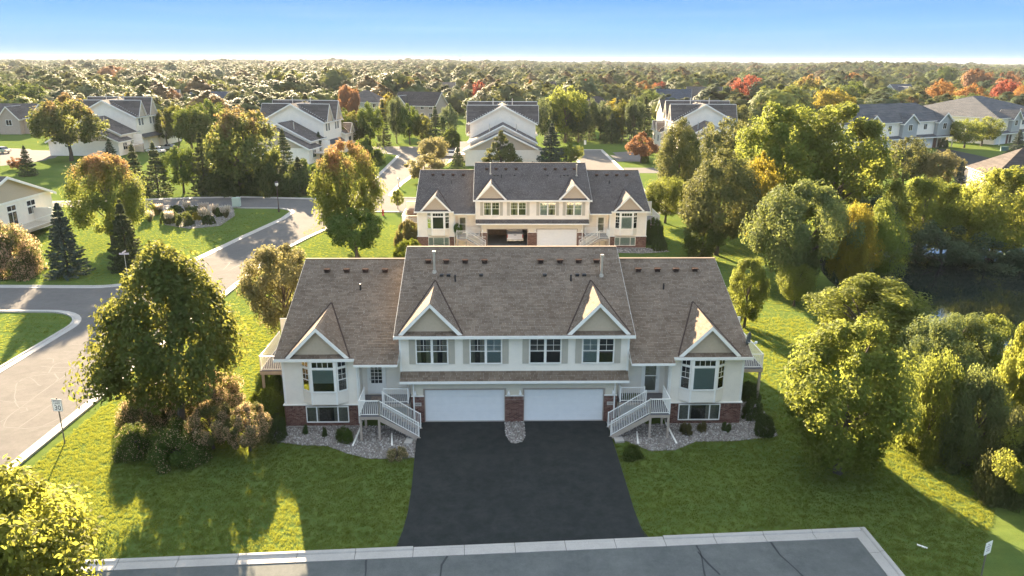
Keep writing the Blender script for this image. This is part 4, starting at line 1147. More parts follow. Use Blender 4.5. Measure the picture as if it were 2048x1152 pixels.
# ------------------------------------------------------------------ the other houses
long_townhouse((-2.0, 159.6, 0), 0.02, -1, 'white stepped townhouse end with three dark gables behind the charcoal-roofed twin house', 'row townhouses with stepped gables')
x, y = G(259, 312); long_townhouse((x - 10.2, y, 0), 0.0, 1, 'leftmost white stepped townhouse, its end wall half behind a big turning maple', 'row townhouses with stepped gables')
x, y = G(642, 328); long_townhouse((x - 10.2, y + 0.5, 0), math.radians(-7.5), 1, 'white stepped townhouse with pointed dormers between the two tall turning maples', 'row townhouses with stepped gables')
x, y = G(1352, 322); long_townhouse((x + 8.0, y - 2, 0), 0.0, -1, 'white townhouse with pointed dormers facing the back lane, behind the orange tree', 'row townhouses with stepped gables', W=14)

# house at the left edge: gable end facing the street
xL, yL = G(112, 447)
R_ = empty('house', (xL, yL, 0), math.radians(90 - 1), 1.0, 'white house cut by the left edge of the frame, tan gable and small deck', 'house')
# local x runs up the street, local -y faces the street
gable_block(R_, -17.0, 0.0, 0.0, 12.0, 4.4, 7.6, SIDING, SH_GREY, axis='y', gable=TAN)
b = MB(); b.box((-17.1, -0.06, 4.30), (0.1, -0.004, 4.55)); b.obj('frieze_board', WHITE, R_)
F, X = Vector((0, -1, 0)), Vector((1, 0, 0))
for c in (-12.2, -8.2, -4.4): far_window(R_, (0, 0, 0), X, F, c - 0.8, c + 0.8, 3.35, 3.95); far_window(R_, (0, 0, 0), X, F, c - 0.8, c + 0.8, 1.4 if c < -5 else 2.3, 3.15)
b = MB(); b.box((-12.5, -2.6, 1.0), (-2.8, -0.02, 1.25)); dk = b.obj('deck', TANTRIM, R_)
railing(R_, [(-12.4, -2.5, 1.25), (-2.9, -2.5, 1.25), (-2.9, -0.1, 1.25)], sp=0.2, name='deck_railing')
b = MB(); b.box((-4.2, -2.4, 1.25), (-4.1, -0.02, 3.0)); b.obj('privacy_panel', SIDING, dk)

# grey and white hip-roofed row on the right
def hip_row(p0, p1, dep, ze, zr, label, group, bays, left_white=False, label2=None):
    a, b = Vector((*p0, 0)), Vector((*p1, 0)); L = (b - a).length; rz = math.atan2(b.y - a.y, b.x - a.x)
    R = empty('hip_roofed_townhouse', a, rz, 1.0, label, 'house', group)
    w = MB(); w.box((0, 0, -0.2), (L, dep, ze - 0.12)); w.obj('wall', SIDING, R)
    hip_roof(R, 0, L, 0, dep, ze, zr, SH_SLATE, 0.55)
    F, X = Vector((0, -1, 0)), Vector((1, 0, 0))
    for i in range(bays):
        c = L*(i + 0.5)/bays; wd = L/bays
        gx = c + wd*0.22
        gable_block(R, gx - wd*0.2, gx + wd*0.2, -1.0, 3.0, ze - 0.1, ze + 2.0, GREYSIDE, SH_SLATE, axis='y', name='front_bay', z0=3.1)
        far_window(R, (0, -1.0, 0), X, F, gx - 0.7, gx + 0.7, ze - 2.1, ze - 0.7)
        far_window(R, (0, 0, 0), X, F, c - wd*0.25 - 0.6, c - wd*0.25 + 0.6, ze - 2.1, ze - 0.8)
        d = MB(); d.box((c - wd*0.42, -0.06, 0), (c + wd*0.02, -0.003, 2.3)); d.obj('garage_door', DOORW, R)
        e = MB(); e.box((c + wd*0.2, -0.05, 0.1), (c + wd*0.2 + 1.1, -0.003, 2.3)); e.obj('front_door', plain('dark_brown_door', (0.06, 0.04, 0.03), 0.5), R)
        br = MB(); br.box((c + wd*0.05, -0.05, 0), (c + wd*0.15, -0.003, 2.7)); br.obj('brick_pier', BRICK, R)
    p = MB(); p.prism([(-0.3, 0, 3.5), (L + 0.3, 0, 3.5), (L + 0.3, -1.5, 2.9), (-0.3, -1.5, 2.9)], (0, 0, 0.1)); p.obj('pent_roof', SH_SLATE, R)
    f = MB(); f.box((-0.3, -1.56, 2.78), (L + 0.3, -1.505, 3.0)); f.obj('fascia', WHITE, R)
    for k in range(bays + 1):
        q = MB(); q.box((min(L - 0.2, L*k/bays), -1.4, 0), (min(L - 0.2, L*k/bays) + 0.18, -1.22, 2.88)); q.obj('porch_post', WHITE, R)
    return R
SH_SLATE = island('slate_blue_shingle', [(0, (0.062, 0.066, 0.075)), (0.5, (0.085, 0.088, 0.095)), (1, (0.11, 0.108, 0.11))], 0.9, 0.2)
hip_row((79, 183), (115.5, 202.0), 13.0, 7.0, 11.2, 'grey and white row house with front gables left of the small round lawn trees', 'hip-roofed row houses', 3)
hip_row((131, 207), (160, 226), 30.0, 7.0, 12.0, 'long hip-roofed house with a blank white side wall at the right edge', 'hip-roofed row houses', 3)

hs = lambda px_, py_, **k: G(px_, py_)
def H(pxx, pyy, rot, w, d, ze, zr, label, wall, sh, **k):
    x, y = G(pxx, pyy); return small_house((x, y, 0), math.radians(rot), w, d, ze, zr, label, wall, sh, **k)
SH_TAN = island('tan_shingle', [(0, (0.15, 0.115, 0.09)), (1, (0.22, 0.17, 0.135))], 0.9, 0.2)
SH_DK = island('dark_brown_shingle', [(0, (0.05, 0.042, 0.04)), (1, (0.085, 0.07, 0.064))], 0.9, 0.2)
SH_BLUE = island('blue_grey_shingle', [(0, (0.05, 0.06, 0.08)), (1, (0.08, 0.09, 0.115))], 0.9, 0.2)
GH = 'detached houses among the far trees'
H(1192, 238, 0, 13, 11, 4.6, 8.6, 'dark hip-roofed house with pale wall behind the three small spruces', TANTRIM, SH_DK, hip=True, group=GH)
H(1345, 226, -12, 14, 11, 5.5, 10, 'blue-roofed white house left of the house with a timber gable', SIDING, SH_BLUE, group=GH)
H(1405, 226, -15, 14, 11, 5.5, 11, 'steep dark-roofed house with brown gables and chimneys beside the red maple', plain('brown_shake_siding', (0.10, 0.06, 0.045), 0.8), SH_GREY, fgable=[(0, 6, 1.5, 9.4)], group=GH, chimney=True)
H(1375, 256, 0, 19, 11, 5.6, 9.2, 'purple-brown roof of a house half hidden by the tan-leaved oak', SIDING, SH_DK, group=GH)
H(1545, 214, 10, 15, 11, 5.5, 10.5, 'white gabled house with a tan front roof right of the red maple', SIDING, SH_GREY, fgable=[(-1, 7, 3, 8.8)], group=GH)
H(1625, 216, -8, 17, 11, 4.6, 8.4, 'low tan-roofed house left of the yellow-green round tree', TANTRIM, SH_TAN, hip=True, group=GH)
H(1692, 226, -10, 15, 11, 4.8, 8.2, 'low tan-roofed house above the blue-grey row house', GREYSIDE, SH_TAN, group=GH)
H(1795, 206, 24, 15, 11, 5.5, 10, 'pale blue gabled house behind the olive tree on the right', plain('pale_blue_siding', (0.50, 0.56, 0.60), 0.6), SH_BLUE, fgable=[(-3, 6, 2, 9)], group=GH)
H(1978, 194, 15, 11, 10, 5.5, 9.5, 'small white gabled house between the orange maples on the far right', SIDING, SH_GREY, group=GH)
H(440, 224, 8, 21, 12, 4.6, 8.4, 'long low blue-grey roofed house above the tall turning maple', SIDING, SH_BLUE, fgable=[(7, 5, 2, 7.6)], group=GH)
H(735, 232, -10, 14, 12, 5.6, 10, 'grey hip-roofed house right of the stepped townhouse dormers', GREYSIDE, SH_GREY, hip=True, group=GH)
H(842, 236, -18, 17, 12, 5.2, 9.8, 'dark brown roofed house left of the central stepped townhouse', TANTRIM, SH_DK, fgable=[(-5, 6, 2, 8.6)], group=GH)
H(1010, 206, 30, 14, 11, 5.6, 10.5, 'dark steep roof peeping over the central stepped townhouse', TANTRIM, SH_DK, group=GH)
H(893, 196, 0, 10, 10, 5.2, 9, 'small pale-roofed house between red maple and yellow trees', SIDING, SH_TAN, group=GH)
H(34, 264, 0, 15, 11, 4.8, 8.4, 'grey-roofed house with two front gables at the far left edge', TANTRIM, SH_GREY, fgable=[(-5, 5, 2, 7.6), (3, 6, 2, 8.0)], group=GH)
H(1090, 195, 15, 12, 10, 5.4, 9.4, 'dark-roofed house tucked under the orange maple row', SIDING, SH_DK, group=GH)
H(2040, 392, -10, 13, 11, 4.0, 8.0, 'hip roof at the right edge beyond the pond trees', TANTRIM, SH_DK, hip=True, group=GH)
H(330, 222, 15, 13, 10, 5.0, 9.0, 'dark grey roof far behind the leftmost stepped townhouse', SIDING, SH_GREY, group=GH)

# ------------------------------------------------------------------ trees and shrubs
LM = dict(
    linden=leafmat('linden_leaf', [(.040, .062, .018), (.066, .090, .026), (.110, .122, .038)], (.26, .26, .05), 0.43),
    green=leafmat('green_leaf', [(.038, .068, .016), (.064, .098, .022), (.095, .125, .03)], (.15, .19, .03), 0.38),
    ygreen=leafmat('yellow_green_leaf', [(.070, .100, .022), (.110, .138, .026), (.155, .172, .040)], (.30, .33, .06), 0.45),
    lemon=leafmat('lemon_green_leaf', [(.100, .130, .030), (.150, .175, .040), (.195, .205, .05)], (.42, .43, .07), 0.48),
    yellow=leafmat('yellow_leaf', [(.13, .125, .022), (.20, .18, .026), (.26, .22, .035)], (.42, .34, .045), 0.42),
    olive=leafmat('olive_leaf', [(.060, .076, .028), (.092, .106, .038), (.135, .138, .052)], (.20, .20, .06), 0.40),
    maple=leafmat('turning_maple_leaf', [(.065, .100, .026), (.102, .140, .034), (.145, .165, .042)], (.28, .31, .06), 0.44, top=((.33, .13, .08), (.44, .25, .13), (.52, .26, .13)), top_from=0.66, top_amt=0.8),
    maple2=leafmat('bronze_maple_leaf', [(.060, .092, .028), (.092, .122, .038), (.130, .145, .05)], (.24, .26, .065), 0.42, top=((.30, .12, .085), (.40, .21, .12), (.46, .22, .12)), top_from=0.70, top_amt=0.7),
    red=leafmat('red_leaf', [(.13, .030, .024), (.20, .052, .032), (.27, .10, .05)], (.42, .11, .06)),
    orange=leafmat('orange_leaf', [(.15, .070, .024), (.23, .11, .034), (.29, .17, .05)], (.44, .22, .06)),
    rust=leafmat('rust_leaf', [(.14, .065, .035), (.21, .10, .052), (.29, .155, .08)], (.36, .19, .08)),
    crab=leafmat('tan_crabapple_leaf', [(.080, .090, .036), (.135, .130, .056), (.24, .19, .11)], (.36, .32, .12)),
    spruce=leafmat('spruce_needle', [(.046, .072, .038), (.070, .098, .052), (.100, .122, .066)], (.15, .17, .06), 0.3),
    blues=leafmat('blue_spruce_needle', [(.062, .088, .066), (.092, .118, .092), (.125, .148, .118)], (.13, .16, .11), 0.2),
    willow=leafmat('willow_leaf', [(.070, .105, .045), (.110, .145, .058), (.155, .180, .07)], (.24, .27, .07), 0.42),
    teal=leafmat('dark_willow_leaf', [(.040, .066, .036), (.062, .092, .048), (.092, .120, .058)], (.15, .18, .07), 0.40),
    hedge=leafmat('clipped_yew_leaf', [(.036, .062, .022), (.056, .086, .030), (.085, .112, .036)], (.17, .20, .04), 0.35),
    lime=leafmat('lime_arborvitae_leaf', [(.055, .090, .016), (.088, .125, .020), (.13, .165, .028)], (.24, .28, .03), 0.35),
    petal=leafmat('dry_pink_blossom', [(.46, .30, .16), (.62, .43, .25), (.72, .56, .36)], (.70, .50, .28), 0.45),
    plume=leafmat('pale_grass_plume', [(.48, .40, .31), (.60, .52, .42), (.68, .61, .52)], (.62, .52, .40), 0.45),
    blade=leafmat('tall_grass_blade', [(.075, .090, .038), (.12, .12, .05), (.17, .15, .07)], (.24, .23, .09), 0.4),
    bronzeleaf=leafmat('bronze_green_leaf', [(.060, .075, .028), (.10, .10, .038), (.15, .12, .05)], (.24, .20, .07)),
)
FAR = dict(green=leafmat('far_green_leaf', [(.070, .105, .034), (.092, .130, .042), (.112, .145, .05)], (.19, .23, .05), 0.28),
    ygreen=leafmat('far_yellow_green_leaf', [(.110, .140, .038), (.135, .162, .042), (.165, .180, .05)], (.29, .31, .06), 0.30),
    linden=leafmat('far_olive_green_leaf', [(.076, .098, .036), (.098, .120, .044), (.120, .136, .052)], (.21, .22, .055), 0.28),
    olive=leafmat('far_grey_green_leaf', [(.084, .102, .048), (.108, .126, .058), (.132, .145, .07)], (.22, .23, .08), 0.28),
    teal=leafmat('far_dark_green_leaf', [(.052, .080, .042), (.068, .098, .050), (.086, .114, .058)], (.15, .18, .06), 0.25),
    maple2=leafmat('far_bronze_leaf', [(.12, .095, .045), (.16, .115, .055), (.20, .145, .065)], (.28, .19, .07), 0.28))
def leaf_mesh(name, c, t, nrm, size, asp, mats, aspz, mi=None):
    """one diamond per leaf: centre c, long axis t, face normal nrm, half length size, width share asp"""
    n = len(c)
    b = np.cross(nrm, t); b /= np.linalg.norm(b, axis=1)[:, None] + 1e-9
    s = size[:, None] if hasattr(size, '__len__') else size
    fold = nrm*s*0.18
    v = np.stack([c - t*s, c + b*s*asp + fold - t*s*0.1, c + t*s, c - b*s*asp + fold - t*s*0.1], 1).reshape(-1, 3).astype(np.float32)
    v[:, 2] /= aspz
    me = bpy.data.meshes.new(name)
    me.vertices.add(4*n); me.vertices.foreach_set('co', v.ravel())
    me.loops.add(4*n); me.loops.foreach_set('vertex_index', np.arange(4*n, dtype=np.int32))
    me.polygons.add(n); me.polygons.foreach_set('loop_start', np.arange(0, 4*n, 4, dtype=np.int32))
    for m in mats: me.materials.append(m)
    if mi is not None: me.polygons.foreach_set('material_index', mi.astype(np.int32))
    me.update(calc_edges=True)
    return me
def unit(v): return v/(np.linalg.norm(v, axis=1)[:, None] + 1e-9)
PROF = dict(
    oval=(0.20, lambda q: np.sin(np.pi*np.clip(q, 0, 1)**0.72)**0.65),
    upright=(0.15, lambda q: np.sin(np.pi*np.clip(q, 0.0, 1)**0.85)**0.55),
    broad=(0.27, lambda q: np.where(q < 0.27, (np.clip(q, 0, 1)/0.27)**0.45, (np.clip(1 - q, 0, 1)/0.73)**0.62)),
    round=(0.22, lambda q: np.sqrt(np.clip(1 - (2*q - 1)**2, 0, 1))),
    cone=(0.04, lambda q: np.clip(1 - q, 0, 1)**0.75),
    mound=(0.0, lambda q: np.sqrt(np.clip(1 - q**2, 0, 1))),
    loose=(0.12, lambda q: np.where(q < 0.55, 0.55 + 0.45*q/0.55, np.clip((1 - q)/0.45, 0, 1)**0.5)),
)
def crown(seed, shape, asp, puffs, per, size, mats, pr=0.24, leafasp=0.55, droop=0.0, flower=0.0, inner=0.45, flat=0.0):
    r_ = np.random.default_rng(seed)
    t0, f = PROF[shape]
    q = r_.random(puffs*6); a = r_.random(puffs*6)*2*np.pi
    w = f(q); keep = r_.random(puffs*6) < w; q, a = q[keep][:puffs], a[keep][:puffs]
    lump = 1 + 0.16*np.sin(2*a + seed) + 0.10*np.sin(5*a + seed*2 + 7*q)
    rad = f(q)*lump*np.sqrt(inner + (1 - inner)*r_.random(len(q)))*0.92
    P = np.stack([rad*np.cos(a), rad*np.sin(a), (t0 + (1 - t0)*q*0.96)*asp], 1)
    prr = pr*(0.6 + 0.8*r_.random(len(q)))*np.clip(0.45 + f(q)*0.65, 0.4, 1)
    idx = np.repeat(np.arange(len(q)), per)
    d = unit(r_.normal(size=(len(idx), 3)))
    u = r_.random(len(idx))**(1/2.6)
    off = d*(u*prr[idx])[:, None]; off[:, 2] *= (1 - flat)
    c = P[idx] + off
    if droop: c[:, 2] -= droop*asp*(u**2)*r_.random(len(idx))*0.5
    c[:, 2] = np.maximum(c[:, 2], 0.02)
    out = unit(c - np.array([0, 0, asp*0.45]))
    nrm = unit((1.2 if per*puffs < 5000 else 0.5)*out + 0.35*d + (0.28 if per*puffs < 5000 else 0.75)*unit(r_.normal(size=c.shape)) + np.array([0, 0, 0.30]))
    t = unit(np.cross(nrm, unit(r_.normal(size=c.shape))))
    if droop: t = unit(t*0.5 + np.array([0, 0, -1.0])); nrm = unit(np.cross(t, unit(r_.normal(size=c.shape))))
    s = size*(0.6 + 0.8*r_.random(len(c)))
    mi = None
    if flower: mi = ((r_.random(len(c)) < flower) & (u > 0.5) & (r_.random(len(q)) < 0.85)[idx]).astype(int)
    return leaf_mesh('crown', c, t, nrm, s, leafasp, mats, asp, mi), P
def trunk_mesh(seed, P, asp, t0, rad=0.05, limbs=10):
    r_ = np.random.default_rng(seed); mb = MB(); top = asp*(0.55 + 0.15*r_.random())
    pts = [(0.03*math.sin(seed + k), 0.03*math.cos(seed*2 + k*1.3), top*k/5) for k in range(6)]; pts[0] = (0, 0, -0.03)
    mb.tube(pts, [rad*1.35, rad*1.0, rad*0.85, rad*0.65, rad*0.45, rad*0.2], 8)
    for i in r_.choice(len(P), min(limbs, len(P)), replace=False):
        p = P[i]; zb = max(t0*asp*0.9, min(top*0.9, p[2]*0.55)); b = np.array([0.0, 0.0, zb]); m_ = (b + p)/2 + np.array([0, 0, 0.05*asp])
        mb.tube([b, m_, p], [rad*0.42, rad*0.26, rad*0.08], 5, cap=False)
    mb.v = [(x, y, z/asp) for x, y, z in mb.v]
    return mb.mesh('trunk', BARK, smooth=True)
def spruce_mesh(seed, asp, n, size, mats, levels=24, boughs=9):
    r_ = np.random.default_rng(seed); C, T, Nn = [], [], []
    per = max(4, n//(levels*boughs))
    for i in range(levels):
        q = (i + 0.5*r_.random())/levels; L = (1 - q)**0.85*(0.85 + 0.3*r_.random()); z0 = (0.05 + 0.93*q)*asp
        for k in range(boughs):
            a = 2*np.pi*(k + r_.random())/boughs; l = max(0.05, L*(0.75 + 0.35*r_.random()))
            s = np.sqrt(r_.random(per)); d = np.array([math.cos(a), math.sin(a)])
            side = (r_.random(per) - 0.5)*0.34*l*(1.1 - s)
            x = d[0]*s*l - d[1]*side; y = d[1]*s*l + d[0]*side
            z = z0 - 0.30*l*s + 0.22*l*s**3 - 0.05*np.abs(side)*r_.random(per) + (r_.random(per) - 0.5)*0.05
            C.append(np.stack([x, y, z], 1))
            tt = np.tile(np.array([d[0], d[1], -0.25]), (per, 1)) + r_.normal(size=(per, 3))*0.45; T.append(tt)
            Nn.append(np.tile(np.array([0, 0, 1.0]), (per, 1)) + r_.normal(size=(per, 3))*0.5)
    C = np.concatenate(C); T = unit(np.concatenate(T)); Nn = np.concatenate(Nn); Nn = unit(Nn - T*np.sum(Nn*T, 1)[:, None])
    C = np.concatenate([C, np.array([[0, 0, asp*0.985]])]); T = np.concatenate([T, np.array([[0, 0, 1.0]])]); Nn = np.concatenate([Nn, np.array([[1.0, 0, 0]])])
    return leaf_mesh('crown', C, T, Nn, size*(0.6 + 0.8*r_.random(len(C))), 0.42, mats, asp)

_cache = {}
SPEC = {  # object name, category, shape, aspect H/R, bark limbs, extra crown options
    'round': ('round', 2.0, {}), 'oval': ('oval', 2.5, {}), 'upright': ('upright', 2.6, {}), 'broad': ('broad', 2.15, dict(pr=0.22, inner=0.5)), 'loose': ('loose', 2.1, dict(pr=0.21, inner=0.40, k=0.7)),
    'airy': ('round', 1.5, dict(pr=0.21, inner=0.5, k=0.36)), 'weep': ('round', 1.75, dict(pr=0.25, inner=0.35, k=0.42, leafasp=0.4)), 'mound': ('mound', 1.0, dict(k=0.4, pr=0.27, inner=0.35)), 'dense': ('mound', 1.05, dict(pr=0.16, inner=0.85)), 'spruce': ('cone', 2.7, {}), 'cone': ('cone', 2.3, dict(inner=0.8, pr=0.16)),
}
DET = {'near': (150, 225, 0.0250), 'mid': (95, 95, 0.043), 'far': (60, 75, 0.074)}
def crown_proto(shape, lod, seed, flower=0.0):
    seed = seed % 3 if lod == 'near' else seed % 4 + 20
    k = (shape, lod, seed, flower)
    if k in _cache: return _cache[k]
    base, asp, ex = SPEC[shape]
    puffs, per, size = DET[lod]; ex = dict(ex); kk = ex.pop('k', 1.0); puffs, per = int(puffs*kk), int(per/kk)
    if shape == 'spruce':
        n = {'near': 16000, 'mid': 8000, 'far': 1700}[lod]; sz = {'near': 0.052, 'mid': 0.065, 'far': 0.12}[lod]
        lv = {'near': 26, 'mid': 22, 'far': 14}[lod]
        me = spruce_mesh(seed, asp, n, sz, [LM['spruce']], lv, {'near': 10, 'mid': 9, 'far': 8}[lod])
        mb = MB(); mb.tube([(0, 0, -0.01), (0, 0, 0.5), (0, 0, 0.97)], [0.06, 0.04, 0.01], 7); tr = mb.mesh('trunk', BARK, smooth=True)
    else:
        if shape == 'dense': puffs, per, size = int(puffs*1.15), per, size*0.95
        if shape == 'weep': size *= 1.1
        me, P = crown(seed, base, asp, puffs, per, size*math.sqrt(max(1.0, asp/1.9)), [LM['green'], LM['petal']] if flower else [LM['green']], flower=flower, **ex)
        tr = trunk_mesh(seed, P, asp, PROF[base][0], 0.055 if lod != 'far' else 0.05, 10 if lod != 'far' else 5)
    _cache[k] = (me, tr)
    return _cache[k]

NAMES = dict(spruce='spruce_tree', cone='arborvitae', weep='feathery_tree', mound='shrub', dense='clipped_shrub')
def plant(shape, mat, x, y, R, Ht, label, lod='near', seed=1, name=None, cat=None, group=None, flower=0.0, z=0.0, single=False, rz=None):
    me, tr = crown_proto(shape, lod, seed, flower)
    nm = name or NAMES.get(shape, 'tree')
    cat = cat or ('shrub' if shape in ('mound', 'dense') else 'tree')
    z += land(x, y)
    a = random.uniform(0, 6.28) if rz is None else rz
    def mk(n, m, par):
        o = bpy.data.objects.new(n, m); COL.objects.link(o)
        if par: o.parent = par
        return o
    if single:
        r = mk(nm, me, None)
    else:
        r = bpy.data.objects.new(nm, None); r.empty_display_size = 0.2; COL.objects.link(r)
        c = mk('crown', me, r)
        mk('trunk' if shape not in ('mound', 'dense') else 'stems', tr, r)
    tgt = r if single else c
    tgt.material_slots[0].link = 'OBJECT'; tgt.material_slots[0].material = LM[mat]
    r.location = (x, y, z); r.rotation_euler = (0, 0, a); r.scale = (R, R, Ht)
    return meta(r, label, cat, group)

def T(shape, mat, bx, by, top, hw, label, lod='mid', seed=1, **kw):
    """base pixel, row of the top, half width in pixels of the photograph -> a tree standing there"""
    x, y = G(bx, by); zc = depth_of(x, y); R = hw*zc/FPX; Ht = max(0.6, height_to_row(x, y, top))
    return plant(shape, mat, x, y, R, Ht, label, lod, seed, **kw)

# nearest trees
T('broad', 'linden', 366, 878, 488, 146, 'large dense linden in front of the left wing, pale trunk among pink shrubs', 'near', 3)
plant('loose', 'lemon', -16.6, 19.6, 3.9, 9.6, 'yellow-green tree cut off by the bottom left corner of the picture', 'near', 5)
T('loose', 'ygreen', 1676, 946, 640, 138, 'broad bright tree right of the brown-roofed house, nearest on the right lawn', 'near', 7)
T('loose', 'ygreen', 1722, 714, 556, 134, 'paler rounded tree directly behind the broad right lawn tree, above the water', 'near', 8)
T('loose', 'crab', 575, 672, 484, 78, 'tan crabapple behind the left end of the brown roof', 'near', 11, name='crabapple_tree')
T('upright', 'maple', 702, 492, 277, 66, 'orange-topped maple between the street and the charcoal-roofed house', 'near', 13, name='maple_tree')
T('round', 'green', 714, 516, 420, 56, 'low dark green tree at the foot of the orange-topped maple', 'mid', 14)
T('upright', 'maple', 228, 490, 304, 66, 'orange-topped maple on the lawn right of the left-edge house', 'near', 15, name='maple_tree')
T('spruce', 'blues', 138, 552, 400, 46, 'loose grey-blue spruce beside the left-edge house deck', 'near', 16)
T('spruce', 'spruce', 258, 540, 396, 42, 'dark spruce on the lawn corner under the orange-topped maple', 'near', 17)
T('broad', 'maple2', 143, 322, 185, 64, 'big bronze-topped maple at the upper left, in front of the leftmost stepped townhouse', 'mid', 18, name='maple_tree')
T('oval', 'maple2', 497, 388, 205, 66, 'tallest red-topped maple, left of the second stepped townhouse', 'mid', 19, name='maple_tree')
T('upright', 'green', 470, 380, 262, 40, 'green tree tucked against the left of the tallest red-topped maple', 'mid', 20)
T('round', 'green', 368, 386, 292, 36, 'light green round tree between spruces beyond the cross street', 'mid', 21)
for bx, by, top, hw, lab in ((57, 352, 290, 20, 'small spruce on the lawn at the far left driveway'), (222, 318, 276, 17, 'small spruce against the blank end wall of the leftmost stepped townhouse'),
        (276, 392, 286, 30, 'spruce right behind the orange-topped left maple'), (318, 392, 282, 32, 'sparse spruce with light showing through, beyond the round planting bed'),
        (412, 390, 260, 34, 'tall spruce just left of the tallest red-topped maple'), (571, 352, 256, 27, 'tall spruce right of the tallest red-topped maple'),
        (640, 318, 262, 17, 'narrow spruce in front of the second stepped townhouse end wall'), (556, 372, 290, 40, 'dark spruce in the shaded hedge row beyond the cross street'),
        (600, 388, 312, 34, 'shaded low spruce at the corner of the cross street')):
    T('spruce', 'spruce', bx, by, top, hw, lab, 'mid', 30 + bx % 3)
for i, (bx, by, top, hw) in enumerate(((445, 388, 330, 45), (530, 390, 325, 40), (590, 389, 335, 40), (622, 380, 318, 36), (480, 386, 318, 40))):
    T('mound', 'hedge', bx, by, top, hw, 'dark evergreen clump in the shaded row beyond the cross street', 'mid', 40 + i % 2, name='evergreen_shrub', group='shaded evergreens beyond the cross street')
T('round', 'crab', 867, 332, 273, 31, 'upper tan crabapple left of the central stepped townhouse', 'mid', 11, name='crabapple_tree')
T('loose', 'crab', 850, 366, 302, 42, 'lower wider tan crabapple beside the upper court', 'mid', 12, name='crabapple_tree')
T('spruce', 'spruce', 916, 346, 291, 20, 'little spruce left of the tan gable', 'mid', 31)
T('cone', 'olive', 1002, 340, 260, 42, 'wide conical evergreen before the tan gable of the central townhouse', 'mid', 32, name='arborvitae')
T('spruce', 'blues', 1102, 340, 244, 36, 'blue-grey spruce right of the tan gable', 'mid', 33)
T('round', 'ygreen', 1142, 334, 288, 22, 'yellow shrub-like tree at the foot of the blue-grey spruce', 'mid', 34)
T('mound', 'green', 905, 295, 258, 20, 'green bush above the upper tan crabapple', 'mid', 35)
T('broad', 'rust', 1282, 326, 264, 32, 'small rust-orange tree by the back lane', 'mid', 36)
T('dense', 'lime', 1290, 326, 308, 9, 'little round bush beside the rust-orange tree', 'mid', 37)
T('mound', 'green', 735, 330, 275, 30, 'dark green bush where the upper court begins', 'mid', 38)
T('round', 'ygreen', 1330, 446, 354, 42, 'small lawn tree right of the charcoal-roofed house', 'near', 44)
T('loose', 'ygreen', 1488, 655, 512, 46, 'slim yellow-green tree behind the right wing roof', 'near', 45)
T('loose', 'green', 1402, 520, 446, 46, 'low spreading tree on the sunlit lawn strip above the right wing', 'near', 46)
T('round', 'ygreen', 1588, 612, 528, 40, 'small bright tree at the pond bank in front of the feathery trees', 'near', 47)
# the grove right of the houses
T('oval', 'olive', 1352, 420, 232, 46, 'grey-green tree at the left of the grove, beside the back lane', 'near', 50)
T('spruce', 'spruce', 1378, 408, 262, 34, 'dark narrow spruce at the left of the grove', 'mid', 51)
T('round', 'olive', 1440, 370, 238, 50, 'tan-leaved tree behind the big cottonwood', 'mid', 52)
T('oval', 'olive', 1432, 510, 296, 74, 'greyish tall tree at the front left of the grove', 'near', 53)
T('loose', 'ygreen', 1540, 470, 200, 100, 'tallest yellow-green cottonwood in the middle of the grove', 'near', 54, name='cottonwood_tree')
T('loose', 'ygreen', 1655, 470, 205, 112, 'second large cottonwood, right half of the grove crown', 'near', 55, name='cottonwood_tree')
T('oval', 'yellow', 1508, 500, 300, 46, 'yellow tree under the tallest cottonwood', 'mid', 56)
T('weep', 'willow', 1590, 590, 368, 96, 'pale feathery tree at the pond bank under the cottonwoods', 'near', 57)
T('weep', 'ygreen', 1725, 570, 385, 74, 'second, yellow-green feathery tree leaning over the pond', 'near', 58)
T('weep', 'yellow', 1690, 600, 412, 48, 'bright yellow feathery crown low over the pond bank', 'near', 59)
T('weep', 'teal', 1742, 522, 366, 50, 'dark blue-green feathery tree left of the open water', 'near', 60)
T('weep', 'ygreen', 1838, 490, 330, 80, 'yellow-green feathery tree behind the pond, middle of three', 'near', 61)
T('weep', 'teal', 1880, 520, 420, 76, 'dark low feathery tree behind the water', 'mid', 62)
T('weep', 'lemon', 1985, 500, 312, 92, 'large yellow-green feathery tree behind the pond at the right', 'near', 63)
T('weep', 'willow', 2075, 500, 330, 80, 'feathery tree cut by the right edge beyond the pond', 'near', 64)
T('weep', 'teal', 1975, 515, 448, 90, 'shaded feathery tree hanging over the far bank of the pond', 'mid', 65)
T('mound', 'teal', 2050, 520, 478, 70, 'dark thicket on the far bank at the right edge', 'mid', 66)
T('mound', 'teal', 1782, 525, 492, 34, 'dark thicket on the left pond bank', 'mid', 67)
T('round', 'olive', 1802, 380, 276, 44, 'olive tree in front of the grey and white row house', 'mid', 68)
T('round', 'crab', 1875, 385, 300, 38, 'tan bushy tree below the round lawn tree', 'mid', 69)
T('spruce', 'blues', 1912, 400, 320, 20, 'small blue spruce beside the tan bushy tree', 'mid', 70)
T('round', 'ygreen', 1928, 296, 238, 30, 'left one of two round lawn trees by the white side wall', 'mid', 71)
T('round', 'ygreen', 1962, 292, 234, 30, 'right one of two round lawn trees by the white side wall', 'mid', 72)
T('spruce', 'blues', 2030, 318, 258, 22, 'blue spruce near the right edge by the side street', 'mid', 73)
T('dense', 'hedge', 1887, 296, 276, 9, 'ball-shaped bush at the corner of the grey and white row house', 'mid', 74)
